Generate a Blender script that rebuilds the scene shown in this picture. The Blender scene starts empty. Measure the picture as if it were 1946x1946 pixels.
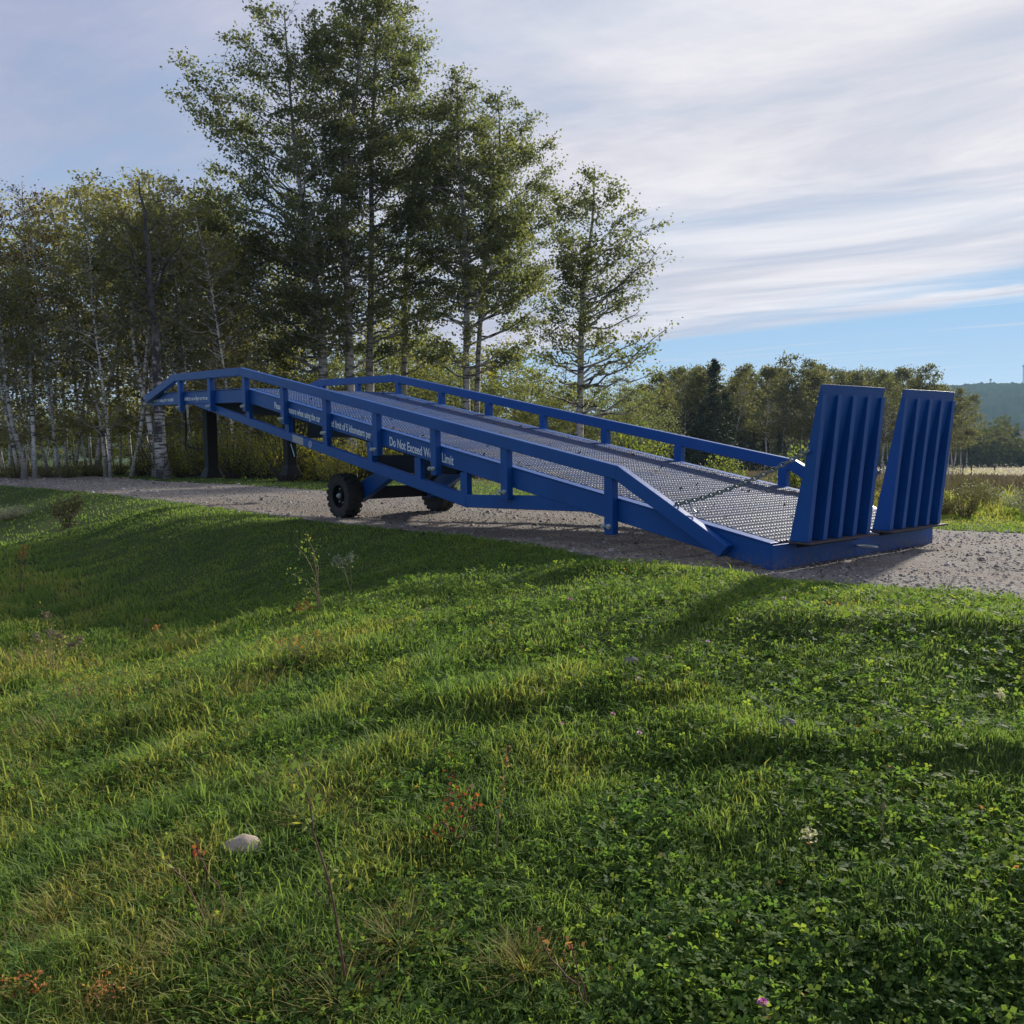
import bpy, math, random
import numpy as np
from mathutils import Vector, Matrix

rng = np.random.default_rng(7)
random.seed(7)
SC = bpy.context.scene
COL = SC.collection
R = math.radians

# ------------------------------------------------------------------ camera
# frame of the place: the loading ramp lies along X (low end at X=0, high end at X=-12), its near side at Y=0
CAM = np.array([3.705, -5.567, 0.907])
FPX = 1753.8                                   # focal length in pixels of the 1946 px wide photograph
_y, _q, _r = R(-49.413), R(4.201), R(-0.721)
FWD = np.array([math.sin(_y) * math.cos(_q), math.cos(_y) * math.cos(_q), -math.sin(_q)])
_right = np.array([math.cos(_y), -math.sin(_y), 0.0])
_up = np.cross(_right, FWD)
RT = _right * math.cos(_r) + _up * math.sin(_r)
UP = -_right * math.sin(_r) + _up * math.cos(_r)
cam_d = bpy.data.cameras.new('camera')
cam = bpy.data.objects.new('camera', cam_d)
COL.objects.link(cam)
cam_d.sensor_width = 36.0
cam_d.lens = 36.0 * FPX / 1946.0
cam_d.clip_start = 0.05
cam_d.clip_end = 9000
M = Matrix.Identity(4)
for i in range(3):
    M[i][0], M[i][1], M[i][2], M[i][3] = RT[i], UP[i], -FWD[i], CAM[i]
cam.matrix_world = M
SC.camera = cam


def P(x, y, d):
    """world point seen at photograph pixel x, y at depth d metres"""
    return CAM + FWD * d + RT * ((x - 973) / FPX * d) - UP * ((y - 973) / FPX * d)


def PG(x, d, z=0.0):
    """ground point in the direction of column x at depth d"""
    p = P(x, 845, d)
    return np.array([p[0], p[1], z])


# ------------------------------------------------------------------ sky, sun, exposure
SUN = np.array([-0.43, 2.0, 0.98])
SUN = SUN / np.linalg.norm(SUN)
SUN_EL = math.asin(SUN[2])
SUN_ROT = math.atan2(SUN[0], SUN[1])
SC.view_settings.view_transform = 'Standard'
SC.view_settings.look = 'None'
SC.view_settings.exposure = 0.84
SC.view_settings.gamma = 1.0
SC.view_settings.use_curve_mapping = False

world = bpy.data.worlds.new('World')
SC.world = world
world.use_nodes = True


class NG:
    """small node graph helper"""
    def __init__(s, tree):
        s.t = tree; s.n = tree.nodes; s.l = tree.links

    def put(s, v, sock):
        if isinstance(v, bpy.types.NodeSocket):
            s.l.new(v, sock)
        elif v is not None:
            if hasattr(sock.default_value, '__len__') and not hasattr(v, '__len__'):
                v = (v,) * len(sock.default_value)
            if hasattr(v, '__len__') and len(v) == 3 and len(sock.default_value) == 4:
                v = (*v, 1.0)
            sock.default_value = v

    def math(s, op, a, b=None, c=None, clamp=False):
        n = s.n.new('ShaderNodeMath'); n.operation = op; n.use_clamp = clamp
        for i, v in enumerate((a, b, c)):
            s.put(v, n.inputs[i])
        return n.outputs[0]

    def vmath(s, op, a, b=None, out=0):
        n = s.n.new('ShaderNodeVectorMath'); n.operation = op
        s.put(a, n.inputs[0]); s.put(b, n.inputs[1])
        return n.outputs[out]

    def comb(s, x, y, z):
        n = s.n.new('ShaderNodeCombineXYZ')
        s.put(x, n.inputs[0]); s.put(y, n.inputs[1]); s.put(z, n.inputs[2])
        return n.outputs[0]

    def noise(s, vec, scale, detail=4, rough=0.5, dist=0.0, out='Fac'):
        n = s.n.new('ShaderNodeTexNoise')
        s.put(vec, n.inputs['Vector']); n.inputs['Scale'].default_value = scale
        n.inputs['Detail'].default_value = detail; n.inputs['Roughness'].default_value = rough
        n.inputs['Distortion'].default_value = dist
        return n.outputs[out]

    def voro(s, vec, scale, feat='F1', out='Distance'):
        n = s.n.new('ShaderNodeTexVoronoi'); n.feature = feat
        s.put(vec, n.inputs['Vector']); n.inputs['Scale'].default_value = scale
        return n.outputs[out]

    def ramp(s, fac, stops):
        n = s.n.new('ShaderNodeValToRGB'); s.put(fac, n.inputs[0])
        cr = n.color_ramp
        while len(cr.elements) < len(stops):
            cr.elements.new(0.5)
        for e, (p, c) in zip(cr.elements, stops):
            e.position = p
            e.color = (*c, 1.0) if hasattr(c, '__len__') else (c, c, c, 1.0)
        return n.outputs[0]

    def sstep(s, v, a, b):
        n = s.n.new('ShaderNodeMapRange'); n.interpolation_type = 'SMOOTHSTEP'
        s.put(v, n.inputs[0]); n.inputs[1].default_value = a; n.inputs[2].default_value = b
        return n.outputs[0]

    def mix(s, f, a, b, mode='MIX'):
        n = s.n.new('ShaderNodeMix'); n.data_type = 'RGBA'; n.blend_type = mode
        s.put(f, n.inputs[0]); s.put(a, n.inputs[6]); s.put(b, n.inputs[7])
        return n.outputs[2]

    def new(s, typ):
        return s.n.new(typ)


def build_world():
    g = NG(world.node_tree)
    bg = world.node_tree.nodes['Background']
    bg.inputs[1].default_value = 0.077
    sky = g.new('ShaderNodeTexSky')
    sky.sky_type = 'NISHITA'; sky.sun_disc = False
    sky.sun_elevation = SUN_EL; sky.sun_rotation = SUN_ROT
    sky.air_density = 1.0; sky.dust_density = 0.6; sky.ozone_density = 2.0
    tc = g.new('ShaderNodeTexCoord')
    d = tc.outputs['Generated']
    sep = g.new('ShaderNodeSeparateXYZ'); g.put(d, sep.inputs[0])
    zc = g.math('MAXIMUM', sep.outputs[2], 0.02)
    # a flat sheet of high cloud: coordinates on the sheet
    pr = g.vmath('DOT_PRODUCT', d, tuple(_right), 'Value')
    ff = np.array([-_right[1], _right[0], 0.0])
    pf = g.vmath('DOT_PRODUCT', d, tuple(ff), 'Value')
    u = g.math('DIVIDE', pr, zc)
    v = g.math('DIVIDE', pf, zc)
    # along / across the streaks
    a = g.math('SUBTRACT', g.math('MULTIPLY', u, 0.80), g.math('MULTIPLY', v, 0.60))
    b = g.math('ADD', g.math('MULTIPLY', u, 0.60), g.math('MULTIPLY', v, 0.80))
    q = g.math('ADD', g.math('MULTIPLY', u, 0.74), g.math('MULTIPLY', v, 0.68))
    pa = g.comb(g.math('MULTIPLY', a, 0.48), b, 0.0)
    n1 = g.noise(pa, 0.9, 9, 0.62, 0.6)
    n2 = g.noise(g.comb(g.math('MULTIPLY', a, 0.16), b, 3.1), 1.9, 8, 0.6, 0.3)
    n3 = g.noise(g.comb(g.math('MULTIPLY', u, 0.6), v, 7.7), 0.55, 4, 0.5)
    nn = g.math('ADD', g.math('MULTIPLY', n1, 0.50), g.math('ADD', g.math('MULTIPLY', n2, 0.08), g.math('MULTIPLY', n3, 0.42)))
    qn = g.math('ADD', q, g.math('MULTIPLY', g.math('SUBTRACT', n1, 0.5), 1.0))
    low = g.math('SUBTRACT', 1.0, g.sstep(qn, 6.9, 7.6))          # the edge of the sheet low in the sky
    side = g.sstep(u, -3.4, 0.4)                                   # thicker to the right, towards the sun
    base = g.math('ADD', g.math('MULTIPLY', side, 0.50), 0.26)
    cov = g.math('ADD', base, g.math('MULTIPLY', g.math('SUBTRACT', nn, 0.5), 2.4))
    gap = g.math('MULTIPLY', g.sstep(qn, 5.6, 6.1), g.math('SUBTRACT', 1.0, g.sstep(qn, 6.5, 6.9)))
    gap = g.math('MULTIPLY', gap, g.sstep(u, 1.6, 3.2))
    cov = g.math('SUBTRACT', cov, g.math('MULTIPLY', gap, 0.55))
    cov = g.math('MULTIPLY', g.sstep(cov, -0.15, 1.0), low)
    wisp = g.math('MULTIPLY', g.sstep(n2, 0.52, 0.72), 0.5)
    cov = g.math('MAXIMUM', cov, wisp)
    cov = g.math('MULTIPLY', cov, g.sstep(sep.outputs[2], 0.01, 0.08))
    tow = g.vmath('DOT_PRODUCT', d, tuple(SUN), 'Value')
    glow = g.sstep(tow, 0.55, 1.0)
    dk = g.sstep(g.math('ADD', g.math('MULTIPLY', n1, 0.75), g.math('MULTIPLY', n2, 0.25)), 0.36, 0.68)
    cc = g.mix(glow, g.mix(dk, (2.6, 2.85, 4.0), (4.2, 4.2, 5.2)), g.mix(dk, (4.7, 4.6, 5.1), (6.9, 6.7, 6.8)))
    skyc = g.vmath('MINIMUM', g.mix(1.0, sky.outputs[0], (1.15, 1.25, 1.30), 'MULTIPLY'), g.mix(g.sstep(sep.outputs[2], 0.16, 0.0), (2.4, 4.0, 6.0), (3.6, 4.8, 6.0)))
    out = g.mix(cov, skyc, cc)
    g.put(out, bg.inputs[0])


build_world()
sun_d = bpy.data.lights.new('sun', 'SUN')
sun_d.energy = 3.5
sun_d.angle = R(3.2)
sun_d.color = (1.0, 0.93, 0.82)
sun = bpy.data.objects.new('sun', sun_d)
COL.objects.link(sun)
sun.rotation_euler = Vector(SUN).to_track_quat('Z', 'Y').to_euler()
sun.location = (0, 10, 12)


# ------------------------------------------------------------------ objects and meshes
def tag(o, label=None, cat=None, group=None, kind=None):
    if label: o['label'] = label
    if cat: o['category'] = cat
    if group: o['group'] = group
    if kind: o['kind'] = kind
    return o


def link(name, me, parent=None, loc=None):
    o = bpy.data.objects.new(name, me)
    COL.objects.link(o)
    if parent is not None: o.parent = parent
    if loc is not None: o.location = loc
    return o


def empty(name, loc=(0, 0, 0), rz=0.0):
    o = bpy.data.objects.new(name, None)
    o.empty_display_size = 0.2
    COL.objects.link(o)
    o.location = loc; o.rotation_euler = (0, 0, rz)
    return o


def npmesh(name, V, faces, mats, smooth=False, rnd=None, midx=None):
    """V (n,3); faces: list of int arrays (k, corners); rnd: per-face random value"""
    me = bpy.data.meshes.new(name)
    V = np.asarray(V, dtype=np.float32).reshape(-1, 3)
    faces = [np.asarray(f, dtype=np.int32) for f in faces if len(f)]
    nf = sum(len(f) for f in faces)
    me.vertices.add(len(V)); me.vertices.foreach_set('co', V.ravel())
    loops = np.concatenate([f.ravel() for f in faces])
    tot = np.concatenate([np.full(len(f), f.shape[1], dtype=np.int32) for f in faces])
    me.loops.add(len(loops)); me.loops.foreach_set('vertex_index', loops)
    me.polygons.add(nf)
    me.polygons.foreach_set('loop_start', np.concatenate([[0], np.cumsum(tot)[:-1]]).astype(np.int32))
    me.polygons.foreach_set('loop_total', tot)
    if smooth: me.polygons.foreach_set('use_smooth', np.ones(nf, dtype=bool))
    for m in (mats if isinstance(mats, (list, tuple)) else [mats]): me.materials.append(m)
    if midx is not None: me.polygons.foreach_set('material_index', np.asarray(midx, dtype=np.int32))
    if rnd is not None:
        at = me.attributes.new('rnd', 'FLOAT', 'FACE')
        at.data.foreach_set('value', np.asarray(rnd, dtype=np.float32))
    me.update(calc_edges=True)
    return me


def tubes(C, Rr, sides=6):
    """C (m,k,3) centre lines, Rr (m,k) radii -> verts, quads"""
    C = np.asarray(C, float); Rr = np.asarray(Rr, float)
    m, k, _ = C.shape
    T = np.gradient(C, axis=1)
    T /= np.linalg.norm(T, axis=2, keepdims=True) + 1e-9
    ref = np.where(np.abs(T[..., 2:3]) > 0.9, np.array([1.0, 0, 0]), np.array([0, 0, 1.0]))
    N1 = np.cross(T, ref); N1 /= np.linalg.norm(N1, axis=2, keepdims=True) + 1e-9
    N2 = np.cross(T, N1)
    an = np.arange(sides) * 2 * np.pi / sides
    V = C[:, :, None] + Rr[:, :, None, None] * (np.cos(an)[None, None, :, None] * N1[:, :, None] + np.sin(an)[None, None, :, None] * N2[:, :, None])
    idx = np.arange(m * k * sides).reshape(m, k, sides)
    a = idx[:, :-1]; b = idx[:, 1:]
    Q = np.stack([a, np.roll(a, -1, 2), np.roll(b, -1, 2), b], -1).reshape(-1, 4)
    return V.reshape(-1, 3), Q


def join(parts):
    Vs, Qs, off = [], [], 0
    for V, Q in parts:
        Vs.append(V); Qs.append(Q + off); off += len(V)
    return np.concatenate(Vs), np.concatenate(Qs)


def leafquads(C, size, rg, flat=0.0, asp=0.7):
    """diamond leaves at centres C; flat>0 turns them towards horizontal"""
    n = len(C)
    A = rg.normal(size=(n, 3)); B = rg.normal(size=(n, 3))
    A[:, 2] *= (1 - flat); B[:, 2] *= (1 - flat)
    A /= np.linalg.norm(A, axis=1, keepdims=True) + 1e-9
    B -= A * (A * B).sum(1, keepdims=True)
    B /= np.linalg.norm(B, axis=1, keepdims=True) + 1e-9
    s = size * rg.uniform(0.65, 1.25, (n, 1))
    a = A * s * 0.5; b = B * s * 0.5 * asp
    V = np.stack([C - a, C + b - a * 0.15, C + a, C - b - a * 0.15], 1).reshape(-1, 3)
    return V, np.arange(4 * n).reshape(n, 4)


class MB:
    """collects boxes, prisms and cylinders in one mesh"""
    def __init__(s): s.v = []; s.f = []

    def add(s, vs, fs):
        o = len(s.v); s.v += [tuple(map(float, p)) for p in vs]; s.f += [tuple(i + o for i in f) for f in fs]
        return s

    def box(s, x0, x1, y0, y1, z0, z1):
        vs = [(x, y, z) for x in (x0, x1) for y in (y0, y1) for z in (z0, z1)]
        return s.add(vs, [(0, 1, 3, 2), (4, 6, 7, 5), (0, 4, 5, 1), (2, 3, 7, 6), (0, 2, 6, 4), (1, 5, 7, 3)])

    def prism(s, poly, y0, y1):
        """polygon of (x,z) points, counter-clockwise seen from -Y, extruded from y0 to y1"""
        n = len(poly)
        vs = [(x, y0, z) for x, z in poly] + [(x, y1, z) for x, z in poly]
        fs = [tuple(range(n)), tuple(range(2 * n - 1, n - 1, -1))]
        fs += [(i, i + n, (i + 1) % n + n, (i + 1) % n) for i in range(n)]
        return s.add(vs, fs)

    def cyl(s, a, b, r, sides=12, r2=None):
        a = np.array(a, float); b = np.array(b, float); r2 = r if r2 is None else r2
        t = (b - a) / np.linalg.norm(b - a)
        ref = np.array([1.0, 0, 0]) if abs(t[2]) > 0.9 else np.array([0, 0, 1.0])
        n1 = np.cross(t, ref); n1 /= np.linalg.norm(n1); n2 = np.cross(t, n1)
        vs = []
        for c, rr in ((a, r), (b, r2)):
            for i in range(sides):
                an = 2 * math.pi * i / sides
                vs.append(c + rr * (math.cos(an) * n1 + math.sin(an) * n2))
        fs = [(i, (i + 1) % sides, (i + 1) % sides + sides, i + sides) for i in range(sides)]
        fs += [tuple(range(sides - 1, -1, -1)), tuple(range(sides, 2 * sides))]
        return s.add(vs, fs)

    def beam(s, a, b, w, h):
        """rectangular bar from a to b, w across (horizontal), h high"""
        a = np.array(a, float); b = np.array(b, float)
        t = (b - a) / np.linalg.norm(b - a)
        n1 = np.cross(t, (0, 0, 1.0)); n1 /= np.linalg.norm(n1) + 1e-9; n2 = np.cross(n1, t)
        vs = [c + sx * n1 * w / 2 + sz * n2 * h / 2 for c in (a, b) for sx in (-1, 1) for sz in (-1, 1)]
        return s.add(vs, [(0, 1, 3, 2), (4, 6, 7, 5), (0, 4, 5, 1), (2, 3, 7, 6), (0, 2, 6, 4), (1, 5, 7, 3)])

    def build(s, name, mat, parent=None, loc=None, smooth=False, bevel=0.0):
        me = bpy.data.meshes.new(name)
        me.from_pydata(s.v, [], s.f)
        me.validate()
        for m in (mat if isinstance(mat, (list, tuple)) else [mat]): me.materials.append(m)
        if smooth:
            me.polygons.foreach_set('use_smooth', np.ones(len(me.polygons), dtype=bool))
        o = link(name, me, parent, loc)
        if bevel:
            b = o.modifiers.new('bevel', 'BEVEL'); b.width = bevel; b.segments = 2; b.limit_method = 'ANGLE'
            b.angle_limit = R(35)
        import bmesh
        bm = bmesh.new(); bm.from_mesh(me); bmesh.ops.recalc_face_normals(bm, faces=bm.faces); bm.to_mesh(me); bm.free()
        return o


# ------------------------------------------------------------------ materials
def mat(name):
    m = bpy.data.materials.new(name); m.use_nodes = True
    g = NG(m.node_tree); b = m.node_tree.nodes['Principled BSDF']
    return m, g, b


def simple(name, col, rough=0.6, metal=0.0, var=0.15, scale=8.0, bump=0.0, spec=0.5, bscale=40.0):
    m, g, b = mat(name)
    tc = g.new('ShaderNodeTexCoord').outputs['Object']
    n = g.noise(tc, scale, 5, 0.6)
    f = g.math('MULTIPLY_ADD', n, 2 * var, 1 - var)
    g.put(g.mix(1.0, col, g.comb(f, f, f), 'MULTIPLY'), b.inputs['Base Color'])
    b.inputs['Roughness'].default_value = rough; b.inputs['Metallic'].default_value = metal
    b.inputs['Specular IOR Level'].default_value = spec
    if bump:
        bp = g.new('ShaderNodeBump'); bp.inputs['Strength'].default_value = bump; bp.inputs['Distance'].default_value = 0.01
        g.put(g.noise(tc, bscale, 4, 0.6), bp.inputs['Height']); g.put(bp.outputs[0], b.inputs['Normal'])
    return m


def paint_mat():
    m, g, b = mat('blue_paint')
    tc = g.new('ShaderNodeTexCoord').outputs['Object']
    n = g.noise(tc, 2.2, 6, 0.65)
    n2 = g.noise(tc, 30.0, 4, 0.6)
    c = g.ramp(n, [(0.3, (0.005, 0.064, 0.255)), (0.7, (0.006, 0.082, 0.320))])
    dust = g.sstep(g.math('ADD', g.math('MULTIPLY', n, 0.7), g.math('MULTIPLY', n2, 0.4)), 0.55, 0.9)
    c = g.mix(g.math('MULTIPLY', dust, 0.14), c, (0.13, 0.14, 0.155))
    streak = g.sstep(g.noise(g.vmath('MULTIPLY', tc, (14.0, 14.0, 1.2)), 1.0, 5, 0.7), 0.60, 0.78)
    c = g.mix(g.math('MULTIPLY', streak, 0.09), c, (0.10, 0.11, 0.12))
    scuff = g.sstep(g.noise(g.vmath('MULTIPLY', tc, (1.5, 9.0, 22.0)), 3.0, 5, 0.75), 0.70, 0.74)
    c = g.mix(g.math('MULTIPLY', scuff, 0.35), c, (0.06, 0.12, 0.24))
    geo = g.new('ShaderNodeNewGeometry')
    sp = g.new('ShaderNodeSeparateXYZ'); g.put(geo.outputs['Position'], sp.inputs[0])
    mud = g.math('MULTIPLY', g.math('SUBTRACT', 1.0, g.sstep(sp.outputs[2], 0.01, 0.13)), g.sstep(n2, 0.40, 0.62))
    c = g.mix(g.math('MULTIPLY', mud, 0.65), c, (0.15, 0.125, 0.10))
    chips = g.sstep(g.noise(tc, 38.0, 4, 0.75), 0.675, 0.72)
    c = g.mix(g.math('MULTIPLY', chips, 0.65), c, (0.11, 0.06, 0.045))
    g.put(c, b.inputs['Base Color'])
    g.put(g.math('MULTIPLY_ADD', n2, 0.30, 0.28), b.inputs['Roughness'])
    b.inputs['Specular IOR Level'].default_value = 0.33
    bp = g.new('ShaderNodeBump'); bp.inputs['Strength'].default_value = 0.12; bp.inputs['Distance'].default_value = 0.01
    g.put(g.noise(tc, 9.0, 3, 0.5), bp.inputs['Height']); g.put(bp.outputs[0], b.inputs['Normal'])
    return m


def leaf_mat(name, stops, trans=0.45, spec=0.14, rough=0.6):
    m, g, b = mat(name)
    at = g.new('ShaderNodeAttribute'); at.attribute_name = 'rnd'
    geo = g.new('ShaderNodeNewGeometry')
    big = g.noise(geo.outputs['Position'], 0.45, 3, 0.5)
    f = g.math('ADD', g.math('MULTIPLY', at.outputs['Fac'], 0.6), g.math('MULTIPLY', big, 0.5))
    c = g.ramp(f, stops)
    g.put(c, b.inputs['Base Color'])
    b.inputs['Roughness'].default_value = rough
    b.inputs['Specular IOR Level'].default_value = spec
    tr = g.new('ShaderNodeBsdfTranslucent')
    c2 = g.mix(1.0, c, (1.75, 1.70, 0.85), 'MULTIPLY')
    g.put(c2, tr.inputs[0])
    mx = g.new('ShaderNodeMixShader'); mx.inputs[0].default_value = trans
    g.put(b.outputs[0], mx.inputs[1]); g.put(tr.outputs[0], mx.inputs[2])
    out = [n for n in m.node_tree.nodes if n.type == 'OUTPUT_MATERIAL'][0]
    g.put(mx.outputs[0], out.inputs[0])
    return m


def bark_mat(name, pale, dark, lo, hi, zscale=2.0, scale=2.5):
    m, g, b = mat(name)
    tc = g.new('ShaderNodeTexCoord').outputs['Object']
    sep = g.new('ShaderNodeSeparateXYZ'); g.put(tc, sep.inputs[0])
    v = g.comb(sep.outputs[0], sep.outputs[1], g.math('MULTIPLY', sep.outputs[2], zscale))
    n = g.noise(v, scale, 6, 0.65)
    v2 = g.comb(g.math('MULTIPLY', sep.outputs[0], 0.35), g.math('MULTIPLY', sep.outputs[1], 0.35), g.math('MULTIPLY', sep.outputs[2], 3.0))
    n2 = g.noise(v2, scale * 2.0, 4, 0.7)
    f = g.sstep(g.math('MAXIMUM', n, g.math('MULTIPLY', n2, 1.0)), lo, hi)
    foot = g.math('SUBTRACT', 1.0, g.sstep(sep.outputs[2], 0.1, 1.0))
    f = g.math('MAXIMUM', f, g.math('MULTIPLY', foot, 0.75))
    if name == 'old_birch_bark':
        f = g.math('MAXIMUM', f, g.math('MULTIPLY', g.sstep(sep.outputs[2], 3.2, 4.6), 0.9))
    g.put(g.mix(f, pale, dark), b.inputs['Base Color'])
    b.inputs['Roughness'].default_value = 0.85
    bp = g.new('ShaderNodeBump'); bp.inputs['Strength'].default_value = 0.6; bp.inputs['Distance'].default_value = 0.02
    g.put(n, bp.inputs['Height']); g.put(bp.outputs[0], b.inputs['Normal'])
    return m


def ground_mat():
    m, g, b = mat('ground_cover')
    geo = g.new('ShaderNodeNewGeometry'); p = geo.outputs['Position']
    sep = g.new('ShaderNodeSeparateXYZ'); g.put(p, sep.inputs[0])
    n = g.noise(p, 1.3, 6, 0.65); nf = g.noise(p, 18.0, 5, 0.7)
    green = g.ramp(g.math('ADD', g.math('MULTIPLY', n, 0.6), g.math('MULTIPLY', nf, 0.4)),
                   [(0.3, (0.022, 0.040, 0.010)), (0.5, (0.045, 0.070, 0.018)), (0.7, (0.085, 0.095, 0.030))])
    tan = g.ramp(g.noise(p, 0.35, 7, 0.7, 0.4), [(0.3, (0.15, 0.11, 0.075)), (0.5, (0.23, 0.175, 0.125)), (0.62, (0.15, 0.14, 0.07)), (0.75, (0.27, 0.22, 0.165))])
    # dry meadow from the weeds beyond the track outwards
    far = g.sstep(g.math('ADD', sep.outputs[1], g.math('MULTIPLY', n, 3.0)), 8.5, 11.5)
    opn = g.sstep(g.math('ADD', sep.outputs[0], g.math('MULTIPLY', sep.outputs[1], 0.55)), -26.0, -15.0)
    c = g.mix(g.math('MULTIPLY', far, opn), green, tan)
    vf = g.sstep(sep.outputs[1], 175.0, 260.0)
    c = g.mix(vf, c, (0.07, 0.09, 0.03))
    g.put(c, b.inputs['Base Color'])
    b.inputs['Roughness'].default_value = 0.95; b.inputs['Specular IOR Level'].default_value = 0.1
    bp = g.new('ShaderNodeBump'); bp.inputs['Strength'].default_value = 0.8; bp.inputs['Distance'].default_value = 0.03
    g.put(nf, bp.inputs['Height']); g.put(bp.outputs[0], b.inputs['Normal'])
    return m


def gravel_mat():
    m, g, b = mat('gravel')
    geo = g.new('ShaderNodeNewGeometry'); p = geo.outputs['Position']
    n = g.noise(p, 0.7, 5, 0.6); nf = g.noise(p, 28.0, 6, 0.75); nm = g.noise(p, 5.0, 4, 0.6)
    vcol = g.voro(p, 42.0, 'F1', 'Color')
    vd = g.voro(p, 42.0)
    gr = g.ramp(nf, [(0.3, (0.13, 0.117, 0.103)), (0.5, (0.235, 0.212, 0.188)), (0.75, (0.40, 0.367, 0.33))])
    sv = g.new('ShaderNodeSeparateColor'); g.put(vcol, sv.inputs[0])
    spk = g.math('MULTIPLY_ADD', sv.outputs[0], 0.55, 0.72)
    c = g.mix(1.0, gr, g.comb(spk, spk, spk), 'MULTIPLY')
    c = g.mix(g.math('MULTIPLY', g.sstep(n, 0.48, 0.68), 0.5), c, (0.22, 0.165, 0.125))
    c = g.mix(g.math('MULTIPLY', g.sstep(nm, 0.58, 0.75), 0.35), c, (0.14, 0.14, 0.10))
    sep = g.new('ShaderNodeSeparateXYZ'); g.put(p, sep.inputs[0])
    yw = g.math('ADD', sep.outputs[1], g.math('MULTIPLY', n, 0.5))
    for yc in (1.0, 3.05):
        rut = g.math('SUBTRACT', 1.0, g.sstep(g.math('ABSOLUTE', g.math('SUBTRACT', yw, yc)), 0.12, 0.42))
        c = g.mix(g.math('MULTIPLY', rut, 0.45), c, (0.24, 0.195, 0.16))
    g.put(c, b.inputs['Base Color'])
    b.inputs['Roughness'].default_value = 0.9; b.inputs['Specular IOR Level'].default_value = 0.2
    bp = g.new('ShaderNodeBump'); bp.inputs['Strength'].default_value = 1.0; bp.inputs['Distance'].default_value = 0.035
    h = g.math('ADD', g.math('MULTIPLY', nf, 0.6), g.math('MULTIPLY', g.math('SUBTRACT', 1.0, vd), 0.5))
    g.put(h, bp.inputs['Height']); g.put(bp.outputs[0], b.inputs['Normal'])
    return m


def rnd_mat(name, stops, rough=0.85, spec=0.3):
    m, g, b = mat(name)
    at = g.new('ShaderNodeAttribute'); at.attribute_name = 'rnd'
    g.put(g.ramp(at.outputs['Fac'], stops), b.inputs['Base Color'])
    b.inputs['Roughness'].default_value = rough; b.inputs['Specular IOR Level'].default_value = spec
    return m


BLUE = paint_mat()
DARK = simple('underframe_shaded_blue', (0.008, 0.011, 0.020), 0.6, 0.0, 0.25, 6.0, spec=0.3)  # the ramp's blue, with the shade below the deck put into the colour
BLACK = simple('black_paint', (0.006, 0.007, 0.008), 0.6, 0.0, 0.3, 7.0, spec=0.25)
RUBBER = simple('tyre_rubber', (0.034, 0.033, 0.031), 0.85, 0.0, 0.5, 9.0, 0.4)
ZINC = simple('galvanised_steel', (0.50, 0.53, 0.52), 0.45, 0.5, 0.35, 30.0, 0.2)
RUST = simple('rusty_edge', (0.075, 0.060, 0.065), 0.8, 0.1, 0.4, 20.0)
WHITE = simple('white_lettering', (0.78, 0.82, 0.86), 0.5, 0.0, 0.08, 30.0)
PLATE = simple('rating_plate_metal', (0.33, 0.34, 0.35), 0.4, 0.3, 0.35, 60.0)
CYAN = simple('cylinder_chrome', (0.25, 0.50, 0.62), 0.2, 0.6, 0.1, 30.0)
STONE = simple('stone', (0.36, 0.285, 0.235), 0.85, 0.0, 0.22, 6.0, 0.5)
SOIL = simple('bare_soil', (0.20, 0.185, 0.17), 0.95, 0.0, 0.3, 12.0, 0.8)
LEAF_DARK = leaf_mat('poplar_leaf', [(0.15, (0.066, 0.094, 0.060)), (0.5, (0.108, 0.134, 0.074)), (0.85, (0.172, 0.176, 0.074)), (1.0, (0.23, 0.20, 0.07))], 0.56)
LEAF_OLIVE = leaf_mat('aspen_leaf', [(0.1, (0.11, 0.13, 0.075)), (0.5, (0.175, 0.182, 0.090)), (0.85, (0.27, 0.24, 0.095)), (1.0, (0.33, 0.24, 0.07))], 0.54)
LEAF_RED = leaf_mat('reddish_leaf', [(0.1, (0.06, 0.04, 0.03)), (0.6, (0.11, 0.06, 0.045)), (1.0, (0.14, 0.09, 0.04))], 0.35)
LEAF_YEL = leaf_mat('shrub_leaf', [(0.1, (0.08, 0.11, 0.03)), (0.5, (0.17, 0.19, 0.04)), (0.8, (0.32, 0.28, 0.05)), (1.0, (0.42, 0.26, 0.05))], 0.5)
LEAF_FAR = leaf_mat('grove_leaf', [(0.1, (0.062, 0.078, 0.040)), (0.5, (0.105, 0.115, 0.055)), (0.8, (0.16, 0.155, 0.070)), (1.0, (0.22, 0.18, 0.08))], 0.42)
NEEDLE = leaf_mat('spruce_needles', [(0.1, (0.020, 0.034, 0.022)), (1.0, (0.045, 0.062, 0.034))], 0.15)
HILLWOOD = leaf_mat('far_wood_leaf', [(0.1, (0.040, 0.055, 0.022)), (0.5, (0.075, 0.085, 0.030)), (0.85, (0.13, 0.125, 0.040)), (1.0, (0.19, 0.16, 0.05))], 0.3, 0.05, 0.8)
BARK = bark_mat('poplar_bark', (0.40, 0.385, 0.34), (0.045, 0.042, 0.040), 0.48, 0.62)
OLDBARK = bark_mat('old_birch_bark', (0.44, 0.42, 0.38), (0.035, 0.033, 0.031), 0.46, 0.56, 0.7, 2.2)
BIRCH = bark_mat('birch_bark', (0.62, 0.60, 0.56), (0.05, 0.048, 0.045), 0.52, 0.60, 2.0, 3.0)
TWIG = simple('twig_bark', (0.055, 0.048, 0.042), 0.9, 0.0, 0.3, 5.0)
PALETWIG = simple('dead_twig', (0.26, 0.24, 0.22), 0.9, 0.0, 0.3, 5.0)
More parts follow.
